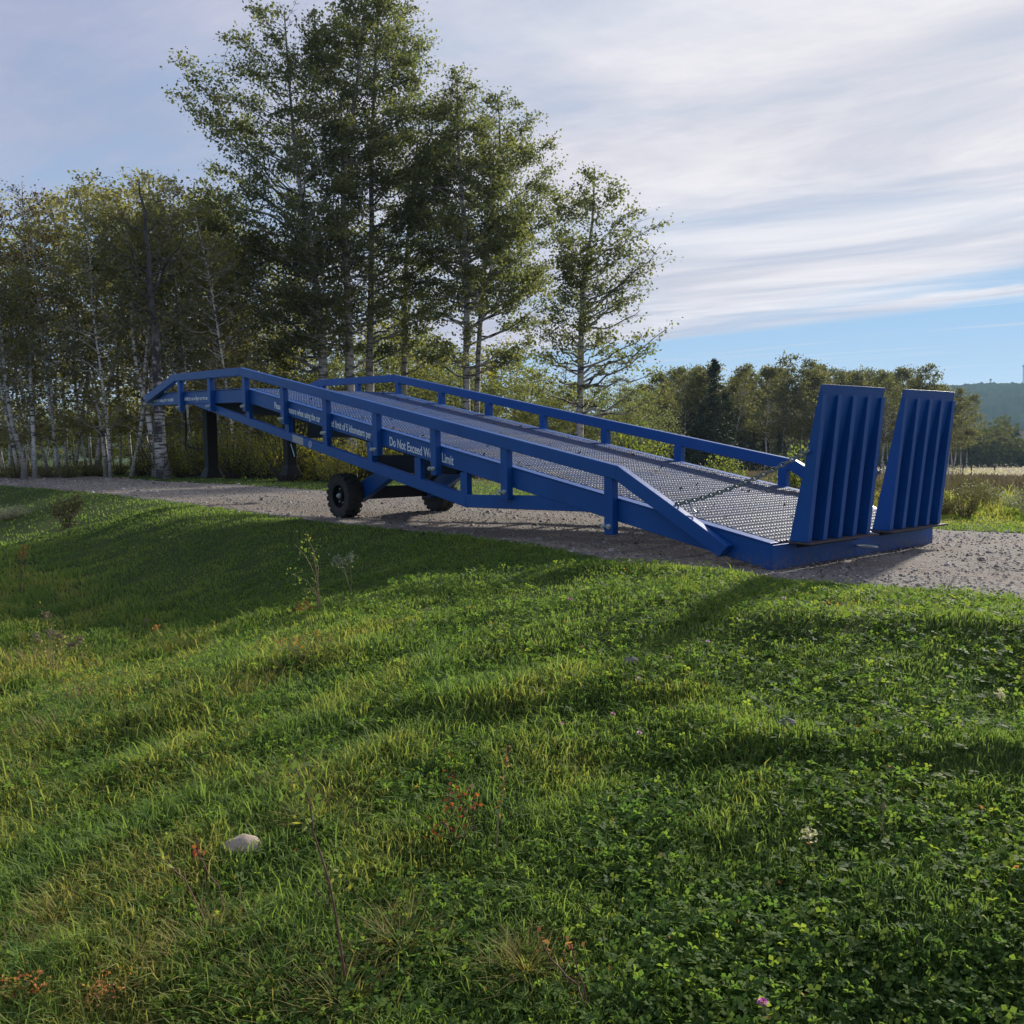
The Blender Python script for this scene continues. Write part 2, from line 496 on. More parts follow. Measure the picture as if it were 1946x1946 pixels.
GRASS = leaf_mat('grass_blade', [(0.08, (0.062, 0.108, 0.048)), (0.40, (0.105, 0.180, 0.062)), (0.70, (0.180, 0.250, 0.068)), (0.88, (0.28, 0.27, 0.10)), (1.0, (0.34, 0.27, 0.12))], 0.45, 0.12, 0.65)
CLOVER = leaf_mat('clover_leaf', [(0.1, (0.040, 0.090, 0.034)), (0.5, (0.090, 0.165, 0.045)), (0.85, (0.19, 0.25, 0.05)), (1.0, (0.36, 0.31, 0.08))], 0.55, 0.08, 0.6)
STRAW = leaf_mat('dry_grass', [(0.1, (0.11, 0.105, 0.055)), (0.5, (0.185, 0.155, 0.125)), (1.0, (0.30, 0.26, 0.21))], 0.12, 0.05, 0.9)
REED = leaf_mat('pale_seedheads', [(0.1, (0.35, 0.34, 0.28)), (1.0, (0.62, 0.60, 0.52))], 0.35)
GROUND = ground_mat()
GRAVEL = gravel_mat()
PEBBLE = rnd_mat('pebble', [(0.0, (0.06, 0.054, 0.048)), (0.4, (0.22, 0.198, 0.175)), (0.8, (0.34, 0.31, 0.275)), (1.0, (0.44, 0.42, 0.39))])
PINK = simple('clover_pink', (0.55, 0.16, 0.42), 0.7, 0, 0.25, 200.0)
PALEPINK = simple('clover_pale', (0.62, 0.42, 0.52), 0.7, 0, 0.2, 200.0)
CREAM = simple('seedhead_cream', (0.62, 0.58, 0.50), 0.8, 0, 0.2, 200.0)
STEMRED = simple('sapling_stem', (0.13, 0.055, 0.045), 0.7, 0, 0.3, 40.0)
STEMTAN = simple('dry_stem', (0.27, 0.20, 0.11), 0.8, 0, 0.3, 40.0)
STEMGRN = simple('green_stem', (0.30, 0.28, 0.07), 0.6, 0, 0.2, 40.0)
LEAF_ORANGE = leaf_mat('autumn_leaf_orange', [(0.1, (0.30, 0.09, 0.04)), (0.6, (0.44, 0.20, 0.08)), (1.0, (0.50, 0.36, 0.14))], 0.35, 0.1, 0.8)
LEAF_CRIMSON = leaf_mat('autumn_leaf_red', [(0.1, (0.09, 0.03, 0.025)), (0.6, (0.24, 0.055, 0.035)), (1.0, (0.42, 0.12, 0.05))], 0.4)
LEAF_GREENYEL = leaf_mat('young_leaf', [(0.1, (0.08, 0.13, 0.05)), (0.6, (0.16, 0.22, 0.06)), (1.0, (0.38, 0.32, 0.06))], 0.45)
LEAF_GREY = leaf_mat('grey_green_leaf', [(0.1, (0.12, 0.15, 0.10)), (1.0, (0.34, 0.37, 0.30))], 0.3)
LEAF_BRONZE = leaf_mat('bronze_leaf', [(0.1, (0.030, 0.026, 0.012)), (0.6, (0.055, 0.040, 0.020)), (1.0, (0.13, 0.05, 0.03))], 0.25)

# ------------------------------------------------------------------ terrain
_sn = [(rng.uniform(0, 2 * math.pi), rng.uniform(0, 2 * math.pi), rng.uniform(0.8, 1.25)) for _ in range(24)]


def waves(x, y, wl, k0, n):
    s = 0
    for a, ph, f in _sn[k0:k0 + n]:
        s = s + np.sin((x * math.cos(a) + y * math.sin(a)) * 2 * math.pi / wl * f + ph)
    return s / n


def sm(t):
    t = np.clip(t, 0, 1)
    return t * t * (3 - 2 * t)


NE_X = [-90, -23, -18, -12.8, -6.4, -4, -2.6, -0.9, 0.2, 1.7, 6, 40]
NE_Y = [0.4, 0.05, 0.45, 0.30, -0.07, 0.05, 0.0, -0.45, -0.38, -0.13, -0.1, -0.2]
FE_X = [-90, -41, -33, -22, -18, -13, -10.6, -5, -0.4, 0.2, 40]
FE_Y = [4.6, 3.9, 4.4, 3.75, 4.1, 3.85, 4.2, 3.9, 3.65, 3.85, 4.0]
BUMPS = [(2.75, -3.0, 0.5, 0.08), (1.6, -0.95, 0.6, 0.06), (0.2, -1.5, 0.5, 0.05), (2.1, -1.6, 0.35, 0.07), (-1.4, -3.9, 0.5, 0.07)]


RIDGES = [(1.15, -1.55, 2.1, -1.28, 0.07, 0.24), (1.9, -2.75, 2.65, -2.42, 0.065, 0.22), (-0.9, -1.05, -0.2, -0.6, 0.05, 0.25), (-1.2, -3.6, -0.5, -2.7, 0.03, 0.26), (0.5, -3.2, 1.1, -2.6, 0.05, 0.2)]


def road_edges(x):
    w = 0.05 * waves(x, x * 0.3, 1.6, 0, 4)
    return np.interp(x, NE_X, NE_Y) + w, np.interp(x, FE_X, FE_Y) + w


def H(x, y):
    x = np.asarray(x, float); y = np.asarray(y, float)
    ne, fe = road_edges(x)
    z = -0.62 * sm((ne - 0.05 - y) / np.interp(x, [-4, 0.5], [3.3, 6.2]))
    amp = sm((ne - 0.15 - y) / 1.2)
    z = z + amp * (0.026 * waves(x, y, 1.9, 4, 5) + 0.030 * waves(x, y, 0.75, 9, 5) + 0.014 * waves(x, y, 0.3, 14, 5))
    for x0, y0, x1, y1, a, w in RIDGES:
        L = math.hypot(x1 - x0, y1 - y0); tx, ty = (x1 - x0) / L, (y1 - y0) / L
        al = (x - x0) * tx + (y - y0) * ty; s_ = (x - x0) * ty - (y - y0) * tx
        al = np.maximum(np.maximum(-al, al - L), 0)
        z = z + a * np.exp(-(al / 0.3) ** 2) * np.exp(-(s_ / np.where(s_ > 0, w * 0.45, w * 1.3)) ** 2)
    for bx, by, s, a in BUMPS:
        z = z + a * np.exp(-((x - bx) ** 2 + (y - by) ** 2) / (2 * s * s))
    z = z - 0.05 * sm((y - ne) / 0.15) * sm((fe - y) / 0.15)
    fy = np.maximum(y - 12, 0)
    z = z - 0.040 * np.minimum(fy, 75) - 0.018 * np.clip(fy - 75, 0, 120)
    z = z + 0.05 * waves(x, y, 5.0, 19, 4) * sm((y - fe - 0.8) / 3)
    return z


def build_ground():
    nr, na = 300, 420
    r = 0.25 * (4200 / 0.25) ** (np.arange(nr) / (nr - 1))
    a = np.arange(na) * 2 * np.pi / na
    X = CAM[0] + r[:, None] * np.cos(a)[None]; Y = CAM[1] + r[:, None] * np.sin(a)[None]
    Z = H(X, Y)
    V = np.stack([X, Y, Z], -1).reshape(-1, 3)
    V = np.vstack([V, [[CAM[0], CAM[1], float(H(CAM[0], CAM[1]))]]])
    i = np.arange(nr * na).reshape(nr, na)
    Q = np.stack([i[:-1], i[1:], np.roll(i[1:], -1, 1), np.roll(i[:-1], -1, 1)], -1).reshape(-1, 4)
    T = np.stack([i[0], np.roll(i[0], -1), np.full(na, nr * na)], -1)
    o = link('ground', npmesh('ground', V, [Q, T], GROUND, True))
    tag(o, 'grassy ground falling away from the gravel track to the meadow', kind='structure')


def build_road():
    xs = np.concatenate([np.linspace(-90, -16, 120), np.linspace(-15.9, 12, 420), np.linspace(12.2, 40, 60)])
    t = np.linspace(0, 1, 56)
    ne, fe = road_edges(xs)
    ne2 = ne + 0.03 * waves(xs, xs, 0.35, 8, 5); fe2 = fe + 0.04 * waves(xs, xs, 0.4, 12, 5)
    Y = ne2[:, None] + (fe2 - ne2)[:, None] * t[None]
    X = np.repeat(xs[:, None], len(t), 1)
    Z = 0.0 + 0.010 * waves(X, Y, 1.3, 2, 5) + 0.005 * waves(X, Y, 0.35, 7, 6)
    Z = Z - 0.022 * (np.exp(-((Y - 0.9) / 0.3) ** 2) + np.exp(-((Y - 2.9) / 0.3) ** 2)) * (X < -5)
    Z[:, 0] -= 0.06; Z[:, -1] -= 0.06
    i = np.arange(X.size).reshape(X.shape)
    Q = np.stack([i[:-1, :-1], i[1:, :-1], i[1:, 1:], i[:-1, 1:]], -1).reshape(-1, 4)
    o = link('gravel_road', npmesh('gravel_road', np.stack([X, Y, Z], -1), [Q], GRAVEL, True))
    tag(o, 'pale gravel track running past under the blue ramp', kind='structure')
    # loose stones lying on the track
    n = 46000
    rr = np.exp(rng.uniform(math.log(4.5), math.log(34), n))
    az = math.atan2(FWD[1], FWD[0]) + rng.uniform(-0.62, 0.62, n)
    px = CAM[0] + rr * np.cos(az); py = CAM[1] + rr * np.sin(az)
    e0, e1 = road_edges(px)
    ok = (py > e0 - 0.1) & (py < e1 + 0.12)
    px, py, rr = px[ok], py[ok], rr[ok]; n = len(px)
    s = rng.uniform(0.003, 0.009, n) * (0.80 + 0.10 * rr) * (1 + (rng.random(n) > 0.97) * 1.2)
    base = np.array([(1, 0, 0), (0, 1, 0), (-1, 0, 0), (0, -1, 0), (0, 0, 0.8), (0.7, 0.7, 0.25), (-0.7, -0.6, 0.3)])
    base = np.array([(1, 0.1, 0), (0.35, 0.9, 0), (-0.7, 0.7, 0), (-0.95, -0.3, 0), (0.1, -0.9, 0), (0.45, 0.3, 0.62), (-0.45, 0.25, 0.7), (0.0, -0.45, 0.55)])
    F3 = np.array([(0, 1, 5), (1, 2, 6), (2, 3, 6), (3, 4, 7), (4, 0, 7), (0, 5, 7), (5, 1, 6), (6, 3, 7), (5, 6, 7)])
    an = rng.uniform(0, 2 * np.pi, n); c, sn = np.cos(an), np.sin(an)
    sx = s * rng.uniform(0.7, 1.4, n); sy = s * rng.uniform(0.7, 1.2, n); sz = s * rng.uniform(0.7, 1.3, n)
    bx = base[None, :, 0] * sx[:, None]; by = base[None, :, 1] * sy[:, None]
    V = np.stack([px[:, None] + bx * c[:, None] - by * sn[:, None], py[:, None] + bx * sn[:, None] + by * c[:, None], base[None, :, 2] * sz[:, None] + 0.002 + 0 * bx], -1)
    F = (F3[None] + (np.arange(n) * 8)[:, None, None]).reshape(-1, 3)
    rd = np.repeat(rng.random(n), 9)
    o = link('loose_gravel', npmesh('loose_gravel', V, [F], PEBBLE, False, rd))
    tag(o, 'loose grey stones scattered over the gravel track', kind='stuff')


build_ground()
build_road()

# ------------------------------------------------------------------ the blue loading ramp
W = 2.42
SL = 0.1824          # slope of the long part
PSL = 0.0274         # slope of the upper platform
HF = 0.181           # beam height at the low end
KN = 8.41            # knee between slope and platform
TE = 12.17           # high end


def ztop(s):
    return HF + s * SL if s <= KN else HF + KN * SL + (s - KN) * PSL


ramp = empty('yard_ramp')
tag(ramp, 'long blue steel mobile yard ramp with mesh deck, parked on the gravel track', 'loading ramp')


def side_beam(y0, y1):
    mb = MB()
    dp = 0.183
    poly = [(0, HF), (-KN, ztop(KN)), (-TE, ztop(TE)), (-TE, ztop(TE) - dp), (-KN + 0.02, ztop(KN) - dp - 0.003), (-0.02, 0.0), (0, 0.0)]
    mb.prism(poly[::-1], y0, y1)
    return mb.build('side_beam', BLUE, ramp, bevel=0.006)


def strip(y0, y1):
    """flange lying on top of the side beam"""
    mb = MB()
    mb.prism([(0.0, HF + 0.002), (-KN, ztop(KN) + 0.002), (-KN, ztop(KN) + 0.012), (0.0, HF + 0.012)], y0, y1)
    mb.prism([(-KN, ztop(KN) + 0.002), (-TE, ztop(TE) + 0.002), (-TE, ztop(TE) + 0.012), (-KN, ztop(KN) + 0.012)], y0, y1)
    return mb


beams = [side_beam(0.0, 0.06), side_beam(W - 0.06, W)]
strip(-0.012, 0.085).build('top_flange', BLUE, beams[0], bevel=0.002)
strip(W - 0.085, W + 0.012).build('top_flange', BLUE, beams[1], bevel=0.002)
bpy.context.view_layer.update()

# front plate at the low end, lip at the high end
MB().box(-0.012, 0.012, 0.0, W, 0.0, HF - 0.004).build('front_plate', BLUE, ramp, bevel=0.004)
MB().prism([(-TE - 0.16, ztop(TE) - 0.10), (-TE, ztop(TE) - 0.012), (-TE, ztop(TE) + 0.010), (-TE - 0.16, ztop(TE) - 0.085)], 0.10, W - 0.10).build('lip_plate', BLUE, ramp)

# lower truss on both sides
for ya, yb in ((0.004, 0.085), (W - 0.085, W - 0.004)):
    mb = MB()
    mb.prism([(-10.35, ztop(10.35) - 0.186), (-3.50, 0.290), (-3.50, 0.412), (-9.75, ztop(9.75) - 0.186)], ya, yb)
    mb.build('truss_chord', BLUE, ramp, bevel=0.005)
    mb = MB()
    mb.prism([(-3.497, 0.290), (-1.80, 0.325), (-2.42, 0.441), (-3.497, 0.415)], ya, yb)
    mb.build('truss_chord', BLUE, ramp, bevel=0.005)
    for X in (-8.40, -7.25, -6.27, -5.27, -4.33, -3.54):
        zb = 0.41 + (-3.5 - X) * (ztop(9.75) - 0.186 - 0.412) / (9.75 - 3.5) - 0.01
        zt = ztop(-X) - 0.19
        MB().box(X - 0.055, X + 0.055, ya + 0.008, yb - 0.008, zb, zt).build('truss_post', BLUE, ramp, bevel=0.004)

# handrails with bolted posts
POSTS = [10.66, 9.50, 8.32, 7.20, 6.12, 5.02, 3.93, 2.82, 1.50]
rail_top = lambda s: ztop(s) + 0.289
RH = 0.112
bolt_me = None
post_cache = {}
for side, y0, y1 in (('near', -0.085, -0.013), ('far', W + 0.013, W + 0.085)):
    mb = MB()
    a = 1.385; q = 10.83
    top = [(-0.31, 0.155), (-a, rail_top(a)), (-KN, rail_top(KN)), (-q, rail_top(q)), (-TE + 0.02, ztop(TE) - 0.02)]
    bot = [(-0.39, 0.066), (-a - 0.03, rail_top(a) - RH), (-KN - 0.01, rail_top(KN) - RH), (-q + 0.045, rail_top(q) - RH), (-TE + 0.05, ztop(TE) - 0.150)]
    for i in range(4):
        mb.prism([top[i], top[i + 1], bot[i + 1], bot[i]][::-1], y0, y1)
    rl = mb.build('handrail', BLUE, ramp, bevel=0.005)
    # rusty open mouth of the rail channel at its low end
    dx, dz = bot[0][0] - top[0][0], bot[0][1] - top[0][1]
    for s in POSTS:
        zt = rail_top(s) - RH + 0.004
        zb = ztop(s) - 0.183 - 0.115
        ya, yb = (y0 + 0.012, -0.0015) if side == 'near' else (W + 0.0015, y1 - 0.012)
        po = MB().box(-s - 0.048, -s + 0.048, ya, yb, zb, zt).build('rail_post', BLUE, ramp, bevel=0.005)
        for k in (-1, 1):
            bx, bz = -s + k * 0.030 - 0.016, ztop(s) - 0.183 - 0.045
            yo = ya if side == 'near' else yb
            sg = -1 if side == 'near' else 1
            if bolt_me is None:
                bb = MB(); bb.cyl((0, 0, 0), (0, -0.018, 0), 0.023, 6); bb.cyl((0, -0.018, 0), (0, -0.032, 0), 0.012, 8)
                bo = bb.build('bolt', ZINC, po, (bx, yo, bz)); bolt_me = bo.data
            else:
                bo = link('bolt', bolt_me, po, (bx, yo, bz))
            if sg > 0: bo.rotation_euler = (0, 0, math.pi)

# expanded metal deck: raised strands and bonds, one continuous sheet
def deck():
    pitch, lw = 0.0372, 0.070
    y0, y1 = 0.088, W - 0.088
    n_y = int((y1 - y0) / pitch)
    ss = np.arange(0.03, TE - 0.02, lw)
    Cs, Rs = [], []
    V, Q = [], []

    def pt(s, y, dz):
        z = np.where(s <= KN, HF + s * SL, HF + KN * SL + (s - KN) * PSL)
        return np.stack([-s, y, z + dz], -1)
    S, J = np.meshgrid(ss[:-1], np.arange(n_y), indexing='ij')
    I = (np.round((S - 0.03) / lw)).astype(int)
    off = ((I + J) % 2) * 2 - 1
    half = (I % 2) * pitch * 0.5 + rng.uniform(-0.22, 0.22, len(ss) + 2)[I] * pitch + rng.uniform(-0.08, 0.08, I.shape) * pitch
    ya = y0 + (J + 0.25) * pitch + half + off * pitch * 0.045
    yb = y0 + (J + 0.25) * pitch + half - off * pitch * 0.045
    s0 = S + 0.006; s1 = S + lw - 0.002
    w = 0.0052
    # a strand is a ribbon tilted about its length: low at one long edge, high at the other
    def ribbon(s0, ya, s1, yb, w, z0, z1, th):
        a0 = pt(s0, ya - w, z0); a1 = pt(s0, ya + w, z1); b0 = pt(s1, yb - w, z0); b1 = pt(s1, yb + w, z1)
        d = np.array([0, 0, -th])
        vs = np.stack([a0, a1, b1, b0, a0 + d, a1 + d, b1 + d, b0 + d], -2).reshape(-1, 8, 3)
        return vs
    R1 = ribbon(s0.ravel(), ya.ravel(), s1.ravel(), yb.ravel(), w, 0.008, 0.014, 0.014)
    # bonds: short raised links joining neighbouring strands across
    S2, J2 = np.meshgrid(ss, np.arange(n_y - 1), indexing='ij')
    I2 = (np.round((S2 - 0.03) / lw)).astype(int)
    yc0 = y0 + (J2 + 0.5) * pitch; yc1 = yc0 + pitch
    zig = 0.0022 * (((I2 + J2) % 2) * 2 - 1)
    a0 = pt((S2 - 0.006 + zig).ravel(), yc0.ravel(), 0.007); a1 = pt((S2 + 0.005 + zig).ravel(), yc0.ravel(), 0.0145)
    b0 = pt((S2 - 0.006 - zig).ravel(), yc1.ravel(), 0.007); b1 = pt((S2 + 0.005 - zig).ravel(), yc1.ravel(), 0.0145)
    d = np.array([0, 0, -0.012])
    R2 = np.stack([a0, b0, b1, a1, a0 + d, b0 + d, b1 + d, a1 + d], -2).reshape(-1, 8, 3)
    VV = np.concatenate([R1, R2])
    n = len(VV)
    f = np.array([(0, 1, 2, 3), (7, 6, 5, 4), (0, 4, 5, 1), (3, 2, 6, 7), (1, 5, 6, 2), (0, 3, 7, 4)])
    Q = (f[None] + (np.arange(n) * 8)[:, None, None]).reshape(-1, 4)
    me = npmesh('mesh_deck', VV, [Q], BLUE_DECK)
    o = link('mesh_deck', me, ramp)
    o['kind'] = 'stuff'
    tag(o, 'expanded metal deck with bright sheen painted into its colour')


def deck_paint():
    m, g, b = mat('sheen_deck_paint')
    geo = g.new('ShaderNodeNewGeometry'); p = geo.outputs['Position']
    sep = g.new('ShaderNodeSeparateXYZ'); g.put(p, sep.inputs[0])
    n = g.noise(p, 3.0, 5, 0.7)
    sheen = g.sstep(g.math('ADD', g.math('MULTIPLY', sep.outputs[0], 0.10), g.math('MULTIPLY', n, 0.9)), -0.35, 0.75)  # sun sheen on the strands put into the colour, paler towards the low end
    c = g.mix(sheen, (0.009, 0.045, 0.155), (0.075, 0.086, 0.108))
    dirt = g.sstep(g.noise(p, 1.1, 6, 0.7), 0.50, 0.68)
    c = g.mix(g.math('MULTIPLY', dirt, 0.6), c, (0.075, 0.065, 0.055))
    g.put(c, b.inputs['Base Color'])
    b.inputs['Roughness'].default_value = 0.62
    b.inputs['Specular IOR Level'].default_value = 0.22
    return m


BLUE_DECK = deck_paint()
deck()
def litter():
    rg = np.random.default_rng(44)
    n = 260
    s_ = rg.uniform(0.1, TE - 0.3, n) ** 1.0; y = rg.uniform(0.1, W - 0.1, n)
    z = np.where(s_ <= KN, HF + s_ * SL, HF + KN * SL + (s_ - KN) * PSL) + 0.024
    v, q = leafquads(np.stack([-s_, y, z], -1), 0.045, rg, 0.75, 0.6)
    o = link('leaf_litter', npmesh('leaf_litter', v, [q], LITTER, False, rg.random(n)))
    tag(o, 'dry brown leaves and grit lying on the mesh deck', kind='stuff')


LITTER = rnd_mat('litter', [(0.0, (0.05, 0.035, 0.02)), (0.6, (0.16, 0.10, 0.05)), (1.0, (0.28, 0.20, 0.10))])
litter()
# cross members under the deck
for i, s in enumerate(np.arange(0.45, TE - 0.1, 0.62)):
    z = ztop(s)
    MB().box(-s - 0.03, -s + 0.03, 0.062, W - 0.062, z - 0.095, z - 0.004).build('cross_member', DARK, ramp)
# inner frame rails carrying jack and axle
for y in (0.62, W - 0.62):
    mb = MB()
    mb.prism([(-11.2, ztop(11.2) - 0.30), (-KN, ztop(KN) - 0.37), (-3.3, ztop(3.3) - 0.34), (-3.3, ztop(3.3) - 0.10), (-KN, ztop(KN) - 0.10), (-11.2, ztop(11.2) - 0.10)], y - 0.05, y + 0.05)
    mb.build('frame_rail', DARK, ramp)
MB().box(-7.25, -6.05, 0.30, W - 0.30, 1.02, 1.24).build('pump_box', DARK, ramp, bevel=0.01)
MB().box(-5.55, -4.0, 0.28, 0.42, 0.60, 0.80).build('battery_tray', DARK, ramp, bevel=0.01)
for y in (0.85, W - 0.85):
    mb = MB(); mb.cyl((-6.3, y, 0.42), (-5.75, y, 0.80), 0.035, 12); mb.cyl((-5.75, y, 0.80), (-5.2, y, 1.10), 0.055, 12)
    mb.build('lift_cylinder', BLACK, ramp, smooth=True)

# axle, swing arms, wheels
AX, AZ, RW = -6.62, 0.28, 0.285
MB().box(AX - 0.06, AX + 0.06, 0.60, W - 0.60, AZ - 0.06, AZ + 0.10).build('axle', DARK, ramp, bevel=0.008)
for y in (0.66, W - 0.66):
    mb = MB()
    mb.prism([(AX - 0.07, AZ - 0.07), (AX + 0.10, AZ - 0.09), (AX + 1.30, AZ + 0.43), (AX + 1.30, AZ + 0.56), (AX - 0.02, AZ + 0.12)], y - 0.05, y + 0.05)
    mb.build('swing_arm', BLUE, ramp, bevel=0.008)


def wheel(yc, sg):
    w = empty('wheel', (AX, yc, AZ)); w.parent = ramp
    prof = [(0.150, -0.085), (0.175, -0.100), (0.235, -0.105), (0.262, -0.095), (0.270, -0.07), (0.270, 0.07), (0.262, 0.095), (0.235, 0.105), (0.175, 0.100), (0.150, 0.085)]
    n = 40
    V = []; F = []
    for i in range(n):
        a = 2 * math.pi * i / n
        for r_, y_ in prof: V.append((r_ * math.cos(a), y_, r_ * math.sin(a)))
    k = len(prof)
    for i in range(n):
        for j in range(k):
            F.append((i * k + j, ((i + 1) % n) * k + j, ((i + 1) % n) * k + (j + 1) % k, i * k + (j + 1) % k))
    mb = MB(); mb.add(V, F)
    # chevron lugs, one half-row on each side
    m = 19
    for half in (0, 1):
        for i in range(m):
            a0 = 2 * math.pi * (i + 0.5 * half) / m
            yi, yo = (-0.012, -0.106) if half == 0 else (0.012, 0.106)
            q = []
            for (aa, rr, yy) in ((a0 + 0.10, 0.266, yi), (a0 + 0.30, 0.266, yi), (a0 + 0.20, 0.258, yo), (a0 - 0.02, 0.258, yo)):
                q.append((rr * math.cos(aa), yy, rr * math.sin(aa)))
            for (aa, rr, yy) in ((a0 + 0.12, 0.288, yi), (a0 + 0.28, 0.288, yi), (a0 + 0.185, 0.281, yo), (a0 + 0.0, 0.281, yo)):
                q.append((rr * math.cos(aa), yy, rr * math.sin(aa)))
            for (aa, rr, yy) in ((a0 + 0.19, 0.235, yo * 1.03), (a0 - 0.01, 0.235, yo * 1.03)):
                q.append((rr * math.cos(aa), yy, rr * math.sin(aa)))
            mb.add(q, [(4, 5, 6, 7), (0, 1, 5, 4), (1, 2, 6, 5), (3, 0, 4, 7), (2, 3, 9, 8), (6, 2, 8), (7, 9, 3), (6, 8, 9, 7)])
    mb.build('tyre', RUBBER, w)
    mb = MB()
    for y_a, y_b, r_ in ((-0.080, 0.080, 0.152), (-0.055 * 1, 0.0, 0.1)):
        pass
    mb.cyl((0, -0.035, 0), (0, 0.085, 0), 0.150, 28)
    ring = []
    for i in range(28):
        a = 2 * math.pi * i / 28
        for r_, y_ in ((0.162, -0.088), (0.140, -0.092), (0.132, -0.036), (0.152, -0.036)):
            ring.append((r_ * math.cos(a), y_, r_ * math.sin(a)))
    mb.add(ring, [(i * 4 + j, ((i + 1) % 28) * 4 + j, ((i + 1) % 28) * 4 + (j + 1) % 4, i * 4 + (j + 1) % 4) for i in range(28) for j in range(4)])
    mb.cyl((0, -0.035, 0), (0, -0.070, 0), 0.062, 18)
    rim = mb.build('rim', BLACK, w)
    hb = MB(); hb.cyl((0, -0.070, 0), (0, -0.092, 0), 0.030, 14); hb.cyl((0, -0.092, 0), (0, -0.112, 0), 0.018, 6)
    hb.build('hub_nut', ZINC, w)
    nut = None
    for i in range(6):
        a = i * math.pi / 3
        p = (0.095 * math.cos(a), -0.035, 0.095 * math.sin(a))
        if nut is None:
            nut = MB().cyl((0, 0, 0), (0, -0.017, 0), 0.010, 6).build('wheel_nut', ZINC, w, p).data
        else:
            link('wheel_nut', nut, w, p)
    if sg > 0: w.rotation_euler = (0, 0.35, math.pi)
    else: w.rotation_euler = (0, 0.1, 0)
    return w


wheel(0.47, -1)
wheel(W - 0.47, 1)

# support legs under the high end, lifted clear of the ground
for y in (0.50, 1.90):
    X = -10.87; z0 = 0.42
    leg = MB().box(X - 0.085, X + 0.085, y - 0.085, y + 0.085, z0 + 0.10, ztop(10.87) - 0.10).build('support_leg', BLACK, ramp, bevel=0.006)
    mb = MB()
    b, t = 0.14, 0.088
    mb.add([(X - b, y - b, z0 + 0.012), (X + b, y - b, z0 + 0.012), (X + b, y + b, z0 + 0.012), (X - b, y + b, z0 + 0.012),
            (X - t, y - t, z0 + 0.17), (X + t, y - t, z0 + 0.17), (X + t, y + t, z0 + 0.17), (X - t, y + t, z0 + 0.17)],
           [(3, 2, 1, 0), (4, 5, 6, 7), (0, 1, 5, 4), (1, 2, 6, 5), (2, 3, 7, 6), (3, 0, 4, 7)])
    mb.box(X - b - 0.02, X + b + 0.02, y - b - 0.02, y + b + 0.02, z0, z0 + 0.011)
    mb.build('foot', BLACK, leg, bevel=0.003)
    if y > 1:
        mb = MB(); mb.cyl((X + 0.090, y - 0.03, 0.96), (X + 0.098, y + 0.03, 0.74), 0.010, 8)
        mb.build('indicator_strip', CYAN, leg)
# bent hose beside the near leg
pts = np.array([[-11.35, 0.30, 1.50], [-11.42, 0.32, 1.20], [-11.50, 0.34, 0.98], [-11.44, 0.36, 0.93], [-11.2, 0.42, 0.90], [-10.95, 0.46, 0.885]])
tt = np.linspace(0, 5, 26)
pp = np.stack([np.interp(tt, range(6), pts[:, k]) for k in range(3)], -1)
V_, Q_ = tubes(pp[None], np.full((1, 26), 0.014), 8)
link('lift_handle', npmesh('lift_handle', V_, [Q_], BLACK, True), ramp)

# hinged approach flaps, folded up, seen from their ribbed undersides
RIB_W = 0.054
for (ya, yb) in ((0.17, 1.035), (1.335, 2.20)):
    fl = empty('approach_flap', (0.03, (ya + yb) / 2, 0.19)); fl.parent = ramp
    hw = (yb - ya) / 2
    # plate: from (0,0) to (0.235, 1.10) in local x, z
    mb = MB()
    mb.prism([(0.0, 0.0), (0.012, 0.0), (0.247, 1.10), (0.235, 1.10)], -hw, hw)
    mb.build('flap_plate', BLUE, fl, bevel=0.002)
    for k in range(5):
        yc = -hw + RIB_W / 2 + k * (2 * hw - RIB_W) / 4
        mb = MB()
        mb.prism([(0.012, 0.006), (0.145, 0.006), (0.252, 1.030), (0.2285, 1.02)], yc - RIB_W / 2, yc + RIB_W / 2)
        mb.build('rib', BLUE, fl, bevel=0.003)
    hp = MB().box(-0.006, 0.178, -hw - 0.004, hw + 0.075, -0.010, 0.004).build('hinge_plate', RUST, fl, bevel=0.002)
    mb = MB(); mb.cyl((0.06, -hw + 0.02, -0.026), (0.06, hw - 0.02, -0.026), 0.014, 10)
    mb.build('hinge_pin', DARK, fl)
# pull loops between the flaps
for z, y in ((0.185, 1.11), (0.085, 1.13)):
    a = np.linspace(0, 2 * np.pi, 25)
    c = np.stack([0.10 + 0.085 * np.cos(a), y + 0.040 * np.sin(a), z + 0 * a], -1)
    V_, Q_ = tubes(c[None], np.full((1, 25), 0.007), 6)
    link('pull_loop', npmesh('pull_loop', V_, [Q_], ZINC, True), ramp)


CHAIN = simple('chain_steel', (0.20, 0.225, 0.21), 0.5, 0.5, 0.35, 30.0)
